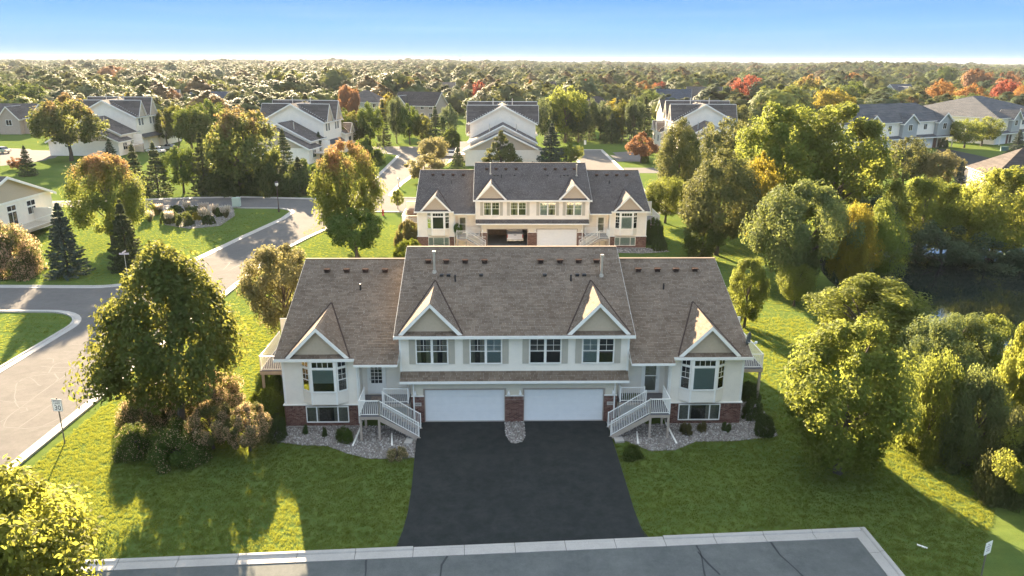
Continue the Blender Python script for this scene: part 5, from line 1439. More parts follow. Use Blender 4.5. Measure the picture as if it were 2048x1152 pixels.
# brush along the right lawn
for i, (bx, by, top, hw, mat, lab) in enumerate(((1880, 800, 628, 76, 'willow', 'feathery pale brush on the near pond bank'), (1960, 800, 642, 70, 'ygreen', 'feathery yellow brush right of the pale near-bank brush'),
        (1850, 905, 720, 62, 'ygreen', 'yellow-green brush at the edge of the sunlit lawn strip'), (1935, 930, 760, 70, 'willow', 'shaded grey-green brush above the sunlit lawn strip'),
        (2010, 990, 830, 60, 'olive', 'olive thicket at the right edge beside the sunlit lawn'))):
    T('weep' if i < 2 else 'mound', mat, bx, by, top, hw, lab, 'near', 80 + i, name='brush', cat='brush')
T('airy', 'lemon', 2045, 905, 640, 72, 'bright yellow-green tree cut by the right edge', 'near', 87)
T('airy', 'lemon', 2070, 1015, 855, 84, 'low yellow-green leafy branches at the right edge below the bright tree', 'near', 88)

# shrubs round the houses
FL = 0.45
for i, (bx, by, top, hw, lab) in enumerate(((292, 850, 782, 46, 'pink-flowered shrub at the left foot of the linden'), (345, 842, 752, 48, 'pink-flowered shrub behind the linden trunk'),
        (436, 846, 748, 54, 'pink-flowered shrub behind and right of the linden trunk'), (500, 902, 816, 50, 'brightest pink-flowered shrub nearest the gravel bed'),
        (428, 898, 812, 50, 'pink-flowered shrub right of the linden trunk'), (278, 902, 850, 46, 'shaded shrub lowest on the left under the linden'), (358, 912, 848, 60, 'shaded low shrub in front of the linden trunk'))):
    T('airy' if i in (2, 3, 4) else 'mound', 'olive' if i < 5 else 'green', bx, by, top, hw, lab, 'near', 90 + i, flower=FL if i < 5 else 0.12, name='flowering_shrub', cat='shrub')
T('mound', 'olive', 30, 548, 455, 55, 'pink flowering shrub at the left edge below the white deck', 'near', 91, flower=FL, name='flowering_shrub')
T('dense', 'lime', 545, 800, 745, 30, 'bright clipped arborvitae beside the left deck stairs', 'near', 95)
T('dense', 'lime', 535, 838, 778, 36, 'bright clipped hedge at the left corner of the brick wall', 'near', 96)
T('dense', 'hedge', 552, 876, 830, 25, 'dark clipped shrub at the left end of the gravel bed', 'near', 95)
for bx, by, hw, lab in ((1498, 800, 20, 'dark shrub under the right side deck'), (1505, 835, 22, 'dark rounded shrub at the right brick corner'), (1528, 866, 22, 'dark rounded shrub at the right end of the gravel bed')):
    T('dense', 'hedge', bx, by, by - 36, hw, lab, 'near', 95 + bx % 2)
for bx, by, top, hw, mat, lab in ((690, 882, 856, 20, 'green', 'leafy perennial in the left gravel bed'), (795, 917, 896, 20, 'crab', 'low pink perennial beside the driveway'), (612, 868, 857, 6, 'hedge', 'first tiny plant in the left gravel bed'), (650, 873, 862, 6, 'hedge', 'second tiny plant in the left gravel bed'),
        (1372, 868, 846, 13, 'bronzeleaf', 'left one of three small plants in the right gravel bed'), (1404, 862, 846, 10, 'bronzeleaf', 'middle one of three small plants in the right gravel bed'), (1452, 862, 848, 9, 'hedge', 'right one of three small plants in the right gravel bed'),
        (1262, 915, 893, 22, 'green', 'grassy clump at the foot of the right entry stairs')):
    T('mound', mat, bx, by, top, hw, lab, 'mid', 41, name='garden_plant', cat='plant', flower=0.3 if mat == 'crab' else 0)
T('dense', 'bronzeleaf', 817, 492, 440, 24, 'rounded shrub with golden top under the left deck of the charcoal-roofed house', 'near', 96)
T('dense', 'lime', 818, 522, 478, 28, 'bright clipped mound beside the charcoal-roofed house', 'near', 95)
T('dense', 'hedge', 1304, 486, 436, 22, 'tall dark shrub under the right deck of the charcoal-roofed house', 'near', 96)
T('dense', 'hedge', 1318, 500, 470, 14, 'low dark shrub at the right brick corner of the charcoal-roofed house', 'mid', 96)
T('oval', 'ygreen', 796, 418, 376, 12, 'thin yellow sapling behind the left deck of the charcoal-roofed house', 'mid', 21)
T('loose', 'rust', 36, 338, 312, 16, 'bare-looking tan sapling on the far left lawn', 'mid', 12)

# round planting bed: clipped yews and plumed grasses
for i, (cx, by, top, hw) in enumerate(((370, 450, 425, 18), (340, 445, 418, 17), (352, 424, 410, 14), (388, 428, 411, 14), (378, 436, 420, 13), (418, 448, 430, 12))):
    T('dense', 'hedge', cx, by, top, hw, 'clipped dark yew mound in the round planting bed', 'mid', 95 + i % 2, group='clipped yews in the round bed')
def plume_grass(seed, n=420):
    r_ = np.random.default_rng(seed); a = r_.random(n)*6.283; rad = r_.random(n)**0.6; h = 0.65 + 0.5*r_.random(n)
    d = np.stack([np.cos(a), np.sin(a)], 1)*rad[:, None]
    mid = np.stack([d[:, 0]*0.45, d[:, 1]*0.45, h*0.42], 1); t = unit(np.stack([d[:, 0]*0.6, d[:, 1]*0.6, h*0.9], 1))
    top = np.stack([d[:, 0]*0.85, d[:, 1]*0.85, h*0.92], 1)
    k = r_.random(n) < 0.5
    c = np.concatenate([mid, top[k]]); tt = np.concatenate([t, t[k]]); s = np.concatenate([h*0.45, np.full(k.sum(), 0.16)])
    nrm = unit(np.cross(tt, unit(r_.normal(size=tt.shape)))); asp_ = 0.05
    me = leaf_mesh('tuft', c, tt, nrm, s, 0.07, [LM['blade'], LM['plume']], 1.0, np.concatenate([np.zeros(n), np.ones(k.sum())]))
    co = np.zeros(len(me.vertices)*3, np.float32); me.vertices.foreach_get('co', co); co = co.reshape(-1, 4, 3)
    p = np.arange(len(co)) >= n
    cc = co[p].mean(1, keepdims=True); bb = co[p][:, 1:2] - co[p][:, 3:4]
    co[p, 1] += (bb[:, 0])*1.6; co[p, 3] -= (bb[:, 0])*1.6
    me.vertices.foreach_set('co', co.ravel()); me.update()
    return me
pgm = plume_grass(3)
for i, (cx, by, top, hw) in enumerate(((300, 444, 424, 12), (340, 449, 425, 11), (412, 446, 418, 16), (452, 436, 414, 13), (430, 430, 411, 12), (295, 432, 415, 12), (320, 428, 410, 10), (408, 426, 408, 12), (375, 424, 405, 10))):
    x, y = G(cx, by); h = height_to_row(x, y, top); r = hw*depth_of(x, y)/FPX
    o = inst('ornamental_grass', pgm, None, (x, y, 0), i*1.3, (r, r, h)); meta(o, 'ornamental grass tuft with pale plumes in the round planting bed', 'grass', 'plumed grasses in the round bed')
for cx, by, top, hw, mat, lab in ((306, 430, 408, 12, 'yellow', 'gold shrub at the left rim of the round planting bed'), (396, 440, 422, 10, 'yellow', 'gold-orange shrub in the middle of the round planting bed'), (440, 432, 415, 10, 'green', 'soft green shrub at the right rim of the round planting bed')):
    T('mound', mat, cx, by, top, hw, lab, 'mid', 41)

# further trees the eye can single out
for sh, mat, bx, by, top, hw, lab in (
    ('round', 'ygreen', 1130, 285, 174, 44, 'big light green tree right of the central stepped townhouse'),
    ('spruce', 'blues', 1232, 282, 190, 20, 'left one of two tall blue spruces above the back lane lawn'), ('spruce', 'blues', 1262, 282, 186, 21, 'right one of two tall blue spruces above the back lane lawn'),
    ('spruce', 'spruce', 1182, 280, 211, 13, 'small dark spruce before the hip-roofed house'), ('spruce', 'spruce', 1206, 280, 218, 13, 'second small dark spruce before the hip-roofed house'),
    ('spruce', 'spruce', 1160, 282, 185, 16, 'narrow dark spruce at the right edge of the big light green tree'),
    ('round', 'green', 1300, 240, 182, 26, 'green-orange tree left of the blue-roofed house'), ('spruce', 'spruce', 1338, 240, 196, 10, 'slim spruce in front of the blue-roofed house'),
    ('round', 'red', 1488, 226, 152, 30, 'brightest red maple, right of the steep dark-roofed house'), ('oval', 'maple', 1610, 236, 146, 29, 'large green tree with orange top, centre right'),
    ('round', 'yellow', 1660, 256, 176, 36, 'round yellow tree above the grove'), ('round', 'green', 1700, 228, 165, 32, 'dark green tree behind the round yellow tree'),
    ('oval', 'orange', 1872, 238, 156, 27, 'orange maple left of the small white gabled house'), ('oval', 'orange', 1935, 236, 165, 26, 'soft orange maple in front of the white house at far right'),
    ('round', 'red', 2005, 230, 160, 26, 'pink-red maple at the far right'), ('round', 'orange', 2040, 235, 172, 26, 'orange maple cut by the right edge'), ('round', 'rust', 1948, 205, 138, 25, 'dark rust tree against the far wood at the right'),
    ('round', 'rust', 2010, 200, 144, 26, 'dark red tree high at the right edge'), ('round', 'olive', 1815, 236, 180, 26, 'grey-green bushy tree by the pale blue house'), ('upright', 'yellow', 1842, 240, 195, 18, 'small gold tree below the orange maple'),
    ('round', 'red', 960, 225, 163, 18, 'crimson maple above the central stepped townhouse'), ('oval', 'orange', 1062, 235, 160, 21, 'orange-green maple right of the crimson one'), ('round', 'red', 1175, 212, 154, 20, 'crimson maple above the hip-roofed house'),
    ('round', 'rust', 815, 218, 158, 24, 'dark rust-red maple above the dark brown roof'), ('round', 'red', 752, 208, 164, 15, 'small red tree left of the dark rust-red maple'), ('round', 'red', 566, 212, 174, 21, 'pink-red tree above the second stepped townhouse'),
    ('oval', 'yellow', 780, 250, 184, 22, 'pale yellow tree between two dark roofs'), ('round', 'orange', 1290, 205, 162, 22, 'orange tree on the wood edge, centre right'), ('round', 'red', 1318, 205, 163, 15, 'small crimson tree beside the orange one on the wood edge'),
    ('round', 'yellow', 1225, 215, 170, 26, 'yellow tree behind the two tall blue spruces'), ('oval', 'rust', 352, 236, 178, 20, 'orange-brown tree right of the leftmost stepped townhouse'), ('round', 'green', 385, 300, 212, 34, 'dark rounded tree right of the leftmost stepped townhouse'),
    ('round', 'green', 420, 290, 200, 30, 'dark tree behind the spruce left of the tallest maple'), ('upright', 'ygreen', 560, 200, 135, 26, 'tall pale poplar clump on the left wood edge'), ('upright', 'ygreen', 592, 200, 138, 24, 'second tall pale poplar clump on the left wood edge'),
    ('oval', 'green', 60, 240, 162, 40, 'large green tree at the upper left edge'), ('oval', 'green', 15, 245, 165, 34, 'large green tree cut by the upper left edge'), ('upright', 'ygreen', 215, 205, 158, 30, 'yellow-green poplar behind the leftmost stepped townhouse'),
    ('oval', 'green', 295, 205, 150, 32, 'green tree behind the right part of the leftmost stepped townhouse'), ('round', 'rust', 235, 180, 132, 38, 'broad dark tree with russet crown far at the left'),
    ('round', 'rust', 700, 245, 170, 22, 'green-brown tree above the second townhouse dormers'), ('round', 'green', 650, 215, 178, 26, 'green tree behind the second stepped townhouse roof'), ('round', 'orange', 1700, 190, 146, 16, 'orange-brown tree on the wood edge right of centre'),
    ('round', 'green', 1880, 185, 134, 28, 'green tree before the wooded rise at right'), ('loose', 'olive', 1462, 300, 200, 36, 'tan oak left above the grove'), ('oval', 'orange', 1905, 235, 185, 16, 'thin orange tree left of the soft orange maple')):
    nm = 'spruce_tree' if sh == 'spruce' else ('maple_tree' if mat in ('red', 'orange', 'rust', 'maple') else 'tree')
    T(sh, mat, bx, by, top, hw, lab, 'mid' if hw > 24 and by > 225 else 'far', 100 + bx % 3, name=nm)

# dark tree belt behind the townhouses
BELT = [(x, 292 + random.uniform(-10, 8)) for x in range(690, 920, 26)] + [(x, 286 + random.uniform(-8, 6)) for x in range(1090, 1300, 22)] + [(x, 300 + random.uniform(-10, 8)) for x in range(335, 440, 24)]
for i, (bx, by) in enumerate(BELT):
    sh = random.choice(['spruce', 'oval', 'round', 'spruce', 'round']); mat = 'spruce' if sh == 'spruce' else random.choice(['green', 'teal', 'linden'])
    T(sh, mat, bx, by, by - random.uniform(62, 96), random.uniform(16, 27), {'spruce': 'dark spruce in the shaded tree belt behind the townhouses', 'green': 'green tree in the shaded tree belt behind the townhouses', 'teal': 'blue-green tree in the shaded tree belt behind the townhouses', 'linden': 'olive tree in the shaded tree belt behind the townhouses'}[mat],
      'mid', 100 + i % 3, group='shaded tree belt behind the townhouses', name='spruce_tree' if sh == 'spruce' else 'tree')
x_ = 0
for i, bx in enumerate(range(1665, 1900, 60)):
    T('mound', 'teal', bx, 330 + (i % 2)*12, 300, 34, 'low thicket between the grove and the row house', 'mid', 41, name='thicket', cat='brush', group='thicket behind the grove')

# the wood: the nearer trees one by one, the rest as one mass
HOUSES = [(o.location.x, o.location.y) for o in bpy.data.objects if o.get('category') == 'house']
TREES_AT = [(o.location.x, o.location.y) for o in bpy.data.objects if o.get('category') == 'tree']
WOODM = ['green']*8 + ['ygreen']*4 + ['linden']*6 + ['olive']*5 + ['yellow', 'rust', 'orange', 'teal', 'maple2']
WLAB = dict(green='green', ygreen='yellow-green', linden='olive green', olive='grey-green', yellow='yellow', rust='russet', orange='orange', red='red', teal='dark green', maple2='bronze-topped')
def blocked(x, y, m, near=()):
    for hx, hy in HOUSES:
        # keep the view to each house open: nothing tall right in front of it
        dx, dy = x - hx, y - hy
        if abs(dx) < 15 + m and -42 < dy < 16: return True
        if hx < -60 and hy < 200 and abs(dx) < 22 and -30 < dy < 45: return True
    return False
n, tries = 0, 0
placed = list(TREES_AT)
while n < 105 and tries < 9000:
    tries += 1
    y = 215 + 320*random.random()**0.8; x = random.uniform(-0.72, 0.72)*y*1.02
    if blocked(x, y, 3): continue
    if any((x - a)**2 + (y - b_)**2 < 7.5**2 for a, b_ in placed): continue
    if 70 < x < 170 and 150 < y < 245: continue
    placed.append((x, y)); n += 1
    mat = random.choice(WOODM); sh = random.choice(['round', 'oval', 'round', 'broad', 'upright'])
    R = random.uniform(3.6, 5.8); Ht = R*random.uniform(1.7, 2.2)
    plant(sh, mat, x, y, R, min(Ht, 11.5), WLAB[mat] + ' tree among the houses and woodland beyond the townhouses', 'far', 110 + n % 4, group='woodland trees beyond the townhouses', single=True)

PROTO = bpy.data.collections.new('woodland_prototypes')
for i, (sh, mat) in enumerate([('round', 'green'), ('round', 'ygreen'), ('broad', 'linden'), ('oval', 'olive'), ('oval', 'green'), ('round', 'linden'), ('broad', 'green'), ('oval', 'linden'), ('round', 'olive'), ('round', 'green'), ('oval', 'teal'), ('broad', 'maple2'), ('round', 'linden'), ('oval', 'ygreen'), ('oval', 'teal')]):
    me, _ = crown_proto(sh, 'far', 120 + i % 3)
    me = me.copy(); me.materials.clear(); me.materials.append(FAR[mat])
    o = bpy.data.objects.new('woodland_tree', me); o.scale = (1, 1, (1.35, 1.55, 1.8)[i % 3]); PROTO.objects.link(o)
pts, scl = [], []
y = 300.0
def wood_ok(x, y):
    if y < 560 and any((x - a)**2 + (y - b_)**2 < 6.5**2 for a, b_ in placed): return False
    if blocked(x, y, 5): return False
    return not (70 < x < 175 and 150 < y < 250)
r_ = 262.0
while r_ < 5200:
    stp = 7.0 + r_*0.0036
    n_ = int(math.radians(116)*r_/stp)
    for k in range(n_):
        a = math.radians(-58) + math.radians(116)*(k + random.random())/n_; rr = r_ + random.uniform(-.5, .5)*stp
        x, y = rr*math.sin(a), rr*math.cos(a)
        if r_ < 620 and (random.random() < 0.16 or not wood_ok(x, y)): continue
        # small clearings
        if math.sin(x*0.011 + 1.3)*math.sin(y*0.007 + 0.4) > 0.86: continue
        s = random.choice((random.uniform(3.2, 4.6), random.uniform(4.4, 6.4), random.uniform(5.6, 7.8)))*(1 + min(0.25, r_/9000))
        pts.append((x, y, land(x, y) - 0.4)); scl.append(s*(1.25 if random.random() < 0.05 else 1))
    r_ += stp*0.92
pm = bpy.data.meshes.new('distant_woodland'); pm.from_pydata(pts, [], [])
at = pm.attributes.new('size', 'FLOAT', 'POINT'); at.data.foreach_set('value', scl)
wood = bpy.data.objects.new('distant_woodland', pm); COL.objects.link(wood)
meta(wood, kind='stuff')
ng = bpy.data.node_groups.new('scatter_woodland', 'GeometryNodeTree')
ng.interface.new_socket('Geometry', in_out='INPUT', socket_type='NodeSocketGeometry'); ng.interface.new_socket('Geometry', in_out='OUTPUT', socket_type='NodeSocketGeometry')
gi, go = ng.nodes.new('NodeGroupInput'), ng.nodes.new('NodeGroupOutput')
iop = ng.nodes.new('GeometryNodeInstanceOnPoints'); ci = ng.nodes.new('GeometryNodeCollectionInfo'); ci.inputs['Collection'].default_value = PROTO
ci.inputs['Separate Children'].default_value = True; ci.inputs['Reset Children'].default_value = False
iop.inputs['Pick Instance'].default_value = True
na = ng.nodes.new('GeometryNodeInputNamedAttribute'); na.data_type = 'FLOAT'; na.inputs['Name'].default_value = 'size'
rv = ng.nodes.new('FunctionNodeRandomValue'); rv.data_type = 'FLOAT_VECTOR'; rv.inputs[1].default_value = (0, 0, 6.283)
ri = ng.nodes.new('FunctionNodeRandomValue'); ri.data_type = 'INT'; ri.inputs[4].default_value = 0; ri.inputs[5].default_value = 14; ri.inputs['Seed'].default_value = 4
ng.links.new(gi.outputs[0], iop.inputs['Points']); ng.links.new(ci.outputs[0], iop.inputs['Instance']); ng.links.new(na.outputs['Attribute'], iop.inputs['Scale'])
ng.links.new(rv.outputs[0], iop.inputs['Rotation']); ng.links.new(ri.outputs[2], iop.inputs['Instance Index']); ng.links.new(iop.outputs[0], go.inputs[0])
wood.modifiers.new('scatter', 'NODES').node_group = ng

# ------------------------------------------------------------------ standing grass on the nearer lawns
GB = leafmat('grass_blade', [(.070, .108, .028), (.088, .125, .030), (.108, .142, .033)], (.33, .345, .04), 0.45)
def tuft_mesh(seed, n=18):
    r = np.random.default_rng(seed); a = r.random(n)*6.283; rad = 0.11*np.sqrt(r.random(n))
    c = np.stack([rad*np.cos(a), rad*np.sin(a), np.full(n, 0.035)], 1); t = unit(np.stack([r.normal(size=n)*0.5, r.normal(size=n)*0.5, np.ones(n)], 1))
    nm_ = unit(np.cross(t, unit(r.normal(size=(n, 3)))))
    return leaf_mesh('grass_tuft', c, t, nm_, np.full(n, 0.036)*(0.7 + 0.6*r.random(n)), 0.16, [GB], 1.0)
GP = bpy.data.collections.new('grass_prototypes')
for i in range(4): GP.objects.link(bpy.data.objects.new('grass_tuft', tuft_mesh(60 + i)))
BANS = [[(-37.2, 20), (-26.3, 20), (-26.3, 84), (-24.9, 92), (-31, 96), (-36, 84), (-37.4, 72)], [(-60, 62.0), (-36, 62.0), (-36, 71.2), (-60, 71.2)],
        [(x, y) for x, y in lane_pts], BED_L, BED_R, [H2W(-5.75, 0), H2W(-5.72, -3), H2W(-5.50, -9), H2W(-5.62, -11.2), H2W(-5.75, -12.4), H2W(6.0, -12.4), H2W(5.78, -11), H2W(5.72, 0)], [H2W(-14, -0.5), H2W(14, -0.5), H2W(14, 17.5), H2W(-14, 17.5)],
        [H2W(-16.4, 2.2), H2W(-13.95, 2.2), H2W(-13.95, 9.5), H2W(-16.4, 9.0)]]
def inside_many(P, poly):
    c = np.zeros(len(P), bool); n_ = len(poly)
    for i in range(n_):
        x1, y1 = poly[i]; x2, y2 = poly[i - 1]
        if y1 == y2: continue
        k_ = ((y1 > P[:, 1]) != (y2 > P[:, 1])) & (P[:, 0] < (x2 - x1)*(P[:, 1] - y1)/(y2 - y1) + x1); c ^= k_
    return c
gp = []
for x0, x1, y0, y1, dn in ((-27, 33, 26, 44, 70), (-27, 33, 44, 62, 36), (-60, -37, 40, 62, 14), (-27, -13, 62, 100, 9), (14, 32, 62, 100, 9), (-60, -34, 70, 108, 7)):
    q = np.stack([rng.uniform(x0, x1, int((x1 - x0)*(y1 - y0)*dn)), rng.uniform(y0, y1, int((x1 - x0)*(y1 - y0)*dn))], 1)
    bad = np.zeros(len(q), bool)
    for bn in BANS: bad |= inside_many(q, bn)
    q = q[~bad]; e = ((q[:, 0] - POND[0])/POND[2])**2 + ((q[:, 1] - POND[1])/POND[3])**2
    ang = np.abs(q[:, 0])/q[:, 1]; q = q[(e > 1.7) & (ang < 0.74)]
    gp.append(np.concatenate([q, np.zeros((len(q), 1))], 1))
gp = np.concatenate(gp)
gmsh = bpy.data.meshes.new('standing_grass'); gmsh.vertices.add(len(gp)); gmsh.vertices.foreach_set('co', gp.astype(np.float32).ravel())
ga = gmsh.attributes.new('size', 'FLOAT', 'POINT'); ga.data.foreach_set('value', (0.7 + 0.6*rng.random(len(gp))).astype(np.float32))
sg_ = bpy.data.objects.new('standing_grass', gmsh); COL.objects.link(sg_); meta(sg_, kind='stuff')
ng2 = ng.copy(); ng2.name = 'scatter_grass'
for nd in ng2.nodes:
    if nd.type == 'COLLECTION_INFO': nd.inputs['Collection'].default_value = GP
    if nd.type == 'RANDOM_VALUE' and nd.data_type == 'INT': nd.inputs[5].default_value = 3
sg_.modifiers.new('scatter', 'NODES').node_group = ng2

# ------------------------------------------------------------------ signs, lamps, hydrant, boxes, vehicles
def sign_post(x, y, h, mat):
    mb = MB(); mb.box((-0.03, -0.02, -0.1), (0.03, 0.02, h)); return mb
x, y = G(130, 887)
R_ = empty('speed_limit_sign', (x, y, 0), math.radians(-6), 1.0, 'white SPEED LIMIT 30 sign on a post beside the street', 'sign')
sign_post(0, 0, 2.92, METAL).obj('post', plain('rusty_channel_post', (0.20, 0.17, 0.13), 0.6, metal=0.4, var=0.2), R_)
mb = MB(); mb.box((-0.305, -0.045, 2.08), (0.305, -0.03, 2.84)); pl = mb.obj('sign_plate', WHITE, R_)
mb = MB()
for a, b_ in (((-0.29, 2.095), (0.29, 2.107)), ((-0.29, 2.813), (0.29, 2.825)), ((-0.29, 2.107), (-0.278, 2.813)), ((0.278, 2.107), (0.29, 2.813))): mb.box((a[0], -0.049, a[1]), (b_[0], -0.0452, b_[1]))
mb.obj('border', INKB, pl)
text_on(pl, 'SPEED', (0, -0.047, 2.715), 0.17, INKB); text_on(pl, 'LIMIT', (0, -0.047, 2.565), 0.17, INKB); text_on(pl, '30', (0, -0.047, 2.29), 0.42, INKB)

x, y = G(1958, 1172)
R_ = empty('small_sign', (x, y, 0), math.radians(28), 1.0, 'small white notice sign on a thin post at the bottom right corner', 'sign')
sign_post(0, 0, 2.2, METAL).obj('post', plain('rusty_channel_post', (0.2, 0.17, 0.13)), R_)
mb = MB(); mb.box((-0.23, -0.04, 1.62), (0.23, -0.028, 2.22)); pl = mb.obj('sign_plate', WHITE, R_)
mb = MB()
for z, a in ((2.08, 0.06), (1.98, 0.16), (1.87, 0.13), (1.77, 0.12)): mb.box((-a, -0.044, z), (a, -0.0402, z + 0.045))
mb.obj('faded_lettering', plain('faded_red_print', (0.42, 0.33, 0.36), 0.7), pl)

x, y = G(257, 566)
R_ = empty('street_name_sign', (x, y, 0), math.radians(5), 1.0, 'crossed street name blades on a thin pole at the left street corner', 'sign')
mb = MB(); mb.tube([(0, 0, -0.1), (0, 0, 3.15)], 0.032, 8); mb.obj('post', METAL, R_)
mb = MB(); mb.box((-0.48, -0.012, 2.92), (0.46, 0.012, 3.10)); mb.obj('name_blade', plain('pale_sign_back', (0.62, 0.55, 0.56), 0.5), R_)
mb = MB(); mb.box((-0.012, -0.45, 3.12), (0.012, 0.45, 3.28)); mb.obj('name_blade', plain('pale_sign_back', (0.62, 0.55, 0.56)), R_)

def lamp_post(px_, py_, top, label):
    x, y = G(px_, py_); h = height_to_row(x, y, top)
    R = empty('street_lamp', (x, y, 0), 0, 1.0, label, 'street lamp')
    mb = MB(); mb.lathe((0, 0, -0.05), [(0.14, 0), (0.12, 0.6), (0.065, 0.75), (0.05, h - 0.75)], 10); mb.obj('post', plain('bronze_lamp_post', (0.06, 0.04, 0.035), 0.5), R)
    mb = MB(); mb.lathe((0, 0, h - 0.75), [(0.10, 0), (0.21, 0.15), (0.25, 0.35), (0.20, 0.52)], 12); mb.obj('globe', plain('frosted_globe', (0.75, 0.73, 0.68), 0.3), R, smooth=True)
    mb = MB(); mb.lathe((0, 0, h - 0.24), [(0.27, 0), (0.20, 0.12), (0.04, 0.2), (0.02, 0.28)], 12); mb.obj('cap', plain('bronze_lamp_post', (0.06, 0.04, 0.035)), R)
lamp_post(558, 424, 362, 'street lamp with pale globe on the corner of the triangular lawn')
lamp_post(798, 376, 355, 'dark street lamp on the sunlit island left of the charcoal roof')

x, y = G(766, 431)
R_ = empty('fire_hydrant', (x, y, 0), 0.3, 1.0, 'red fire hydrant on the sunlit lawn by the cross street', 'hydrant')
RED = plain('hydrant_red_paint', (0.35, 0.03, 0.025), 0.45)
mb = MB(); mb.lathe((0, 0, 0), [(0.20, 0), (0.20, 0.06), (0.13, 0.08), (0.13, 0.62), (0.18, 0.64), (0.18, 0.70), (0.14, 0.78), (0.06, 0.86), (0.04, 0.93)], 12); mb.obj('barrel', RED, R_, smooth=True)
for d in ((1, 0), (-1, 0), (0, -1)):
    mb = MB(); mb.tube([(d[0]*0.10, d[1]*0.10, 0.5), (d[0]*0.24, d[1]*0.24, 0.5)], 0.075, 8); mb.obj('outlet', RED, R_)

x, y = G(474, 416)
R_ = empty('utility_cabinet', (x, y, 0), 0.1, 1.0, 'pale green utility cabinet at the kerb behind the round bed', 'utility box')
PG = plain('pale_green_cabinet', (0.42, 0.50, 0.42), 0.5)
mb = MB(); mb.box((-0.55, -0.4, 0.28), (0.55, 0.4, 1.5)); mb.box((-0.6, -0.45, 1.5), (0.6, 0.45, 1.56)); mb.obj('cabinet', PG, R_)
mb = MB(); mb.box((-0.12, -0.12, -0.05), (0.12, 0.12, 0.28)); mb.obj('pedestal', CONC, R_)
x, y = G(1170, 289); R_ = empty('marker_box', (x, y, 0), 0, 1.0, 'small white box standing alone on the lawn beyond the back lane', 'utility box')
mb = MB(); mb.box((-0.28, -0.2, 0), (0.28, 0.2, 1.0)); mb.box((-0.31, -0.23, 1.0), (0.31, 0.23, 1.08)); mb.obj('cabinet', WHITE, R_)
x, y = G(2008, 302); R_ = empty('utility_cabinet', (x, y, 0), -0.3, 1.0, 'green utility cabinet on the lawn near the blue spruce at right', 'utility box')
mb = MB(); mb.box((-0.8, -0.5, 0), (0.8, 0.5, 1.1)); mb.box((-0.85, -0.55, 1.1), (0.85, 0.55, 1.18)); mb.obj('cabinet', plain('dark_green_cabinet', (0.06, 0.13, 0.11), 0.5), R_)
x, y = G(69, 342); R_ = empty('post_mailbox', (x, y, 0), 0, 1.0, 'dark mailbox post on the lawn at the far left driveway', 'mailbox')
mb = MB(); mb.box((-0.05, -0.05, -0.1), (0.05, 0.05, 1.0)); mb.obj('post', TANTRIM, R_)
mb = MB(); mb.box((-0.25, -0.5, 1.0), (0.25, 0.5, 1.4)); mb.obj('box', BLACK, R_)

def wheels(R, xs_, ys_, r=0.34, w=0.22):
    for xx in xs_:
        for yy in ys_:
            mb = MB(); mb.tube([(xx - w/2, yy, r), (xx - w/2 + 0.02, yy, r), (xx + w/2 - 0.02, yy, r), (xx + w/2, yy, r)], [r*0.9, r, r, r*0.9], 16); t = mb.obj('wheel', BLACK, R)
            s = 1 if xx > 0 else -1
            mb = MB(); mb.tube([(xx + s*(w/2 - 0.01), yy, r), (xx + s*(w/2 + 0.012), yy, r)], r*0.6, 12); mb.obj('rim', METAL, t)
REDL = plain('red_tail_lamp', (0.30, 0.015, 0.012), 0.25)
def pickup(loc, rz, label):
    P = plain('white_truck_paint', (0.74, 0.74, 0.73), 0.25, 0.6)
    R = empty('pickup_truck', loc, rz, 1.0, label, 'pickup truck')     # tail at y=0, nose +y
    mb = MB(); W = 0.98
    mb.box((-W, 0.06, 0.55), (-W + 0.10, 2.0, 1.28)); mb.box((W - 0.10, 0.06, 0.55), (W, 2.0, 1.28)); mb.box((-W + 0.1, 0.08, 0.62), (W - 0.1, 2.0, 0.74)); mb.box((-W + 0.1, 1.9, 0.74), (W - 0.1, 2.0, 1.27))
    mb.prism([(-W, 2.0, 0.5), (-W, 5.5, 0.5), (-W, 5.6, 0.9), (-W, 5.45, 1.18), (-W, 4.1, 1.28), (-W, 2.0, 1.28)], (2*W, 0, 0))
    mb.prism([(-W + 0.08, 2.02, 1.28), (-W + 0.08, 4.3, 1.28), (-W + 0.08, 3.6, 1.88), (-W + 0.08, 2.2, 1.90)], (2*W - 0.16, 0, 0))
    mb.obj('body', P, R)
    mb = MB(); mb.box((-W + 0.11, 0.0, 0.60), (W - 0.11, 0.075, 1.26)); t = mb.obj('tailgate', P, R)
    mb = MB(); mb.box((-0.16, -0.025, 1.10), (0.16, -0.001, 1.16)); mb.obj('handle', BLACK, t)
    mb = MB(); mb.box((-W - 0.02, -0.22, 0.44), (W + 0.02, -0.02, 0.60)); mb.obj('rear_bumper', METAL, R)
    mb = MB(); mb.box((-0.17, -0.235, 0.46), (0.17, -0.222, 0.57)); mb.obj('licence_plate', WHITE, R)
    for s in (-1, 1):
        mb = MB(); mb.box((s*W - s*0.11, -0.012, 0.78), (s*(W + 0.008), 0.12, 1.2)); mb.obj('tail_lamp', REDL, R)
    mb = MB(); mb.quad((-0.75, 2.02, 1.36), (0.75, 2.02, 1.36), (0.68, 2.16, 1.84), (-0.68, 2.16, 1.84)); o = mb.obj('rear_window', DARKGLASS, R); o.location.y = -0.012
    mb = MB(); mb.quad((-0.85, 4.24, 1.33), (0.85, 4.24, 1.33), (0.78, 3.63, 1.86), (-0.78, 3.63, 1.86)); o = mb.obj('windscreen', DARKGLASS, R); o.location.y = 0.02
    wheels(R, (-0.82, 0.82), (1.05, 4.55), 0.38, 0.26)
    return R
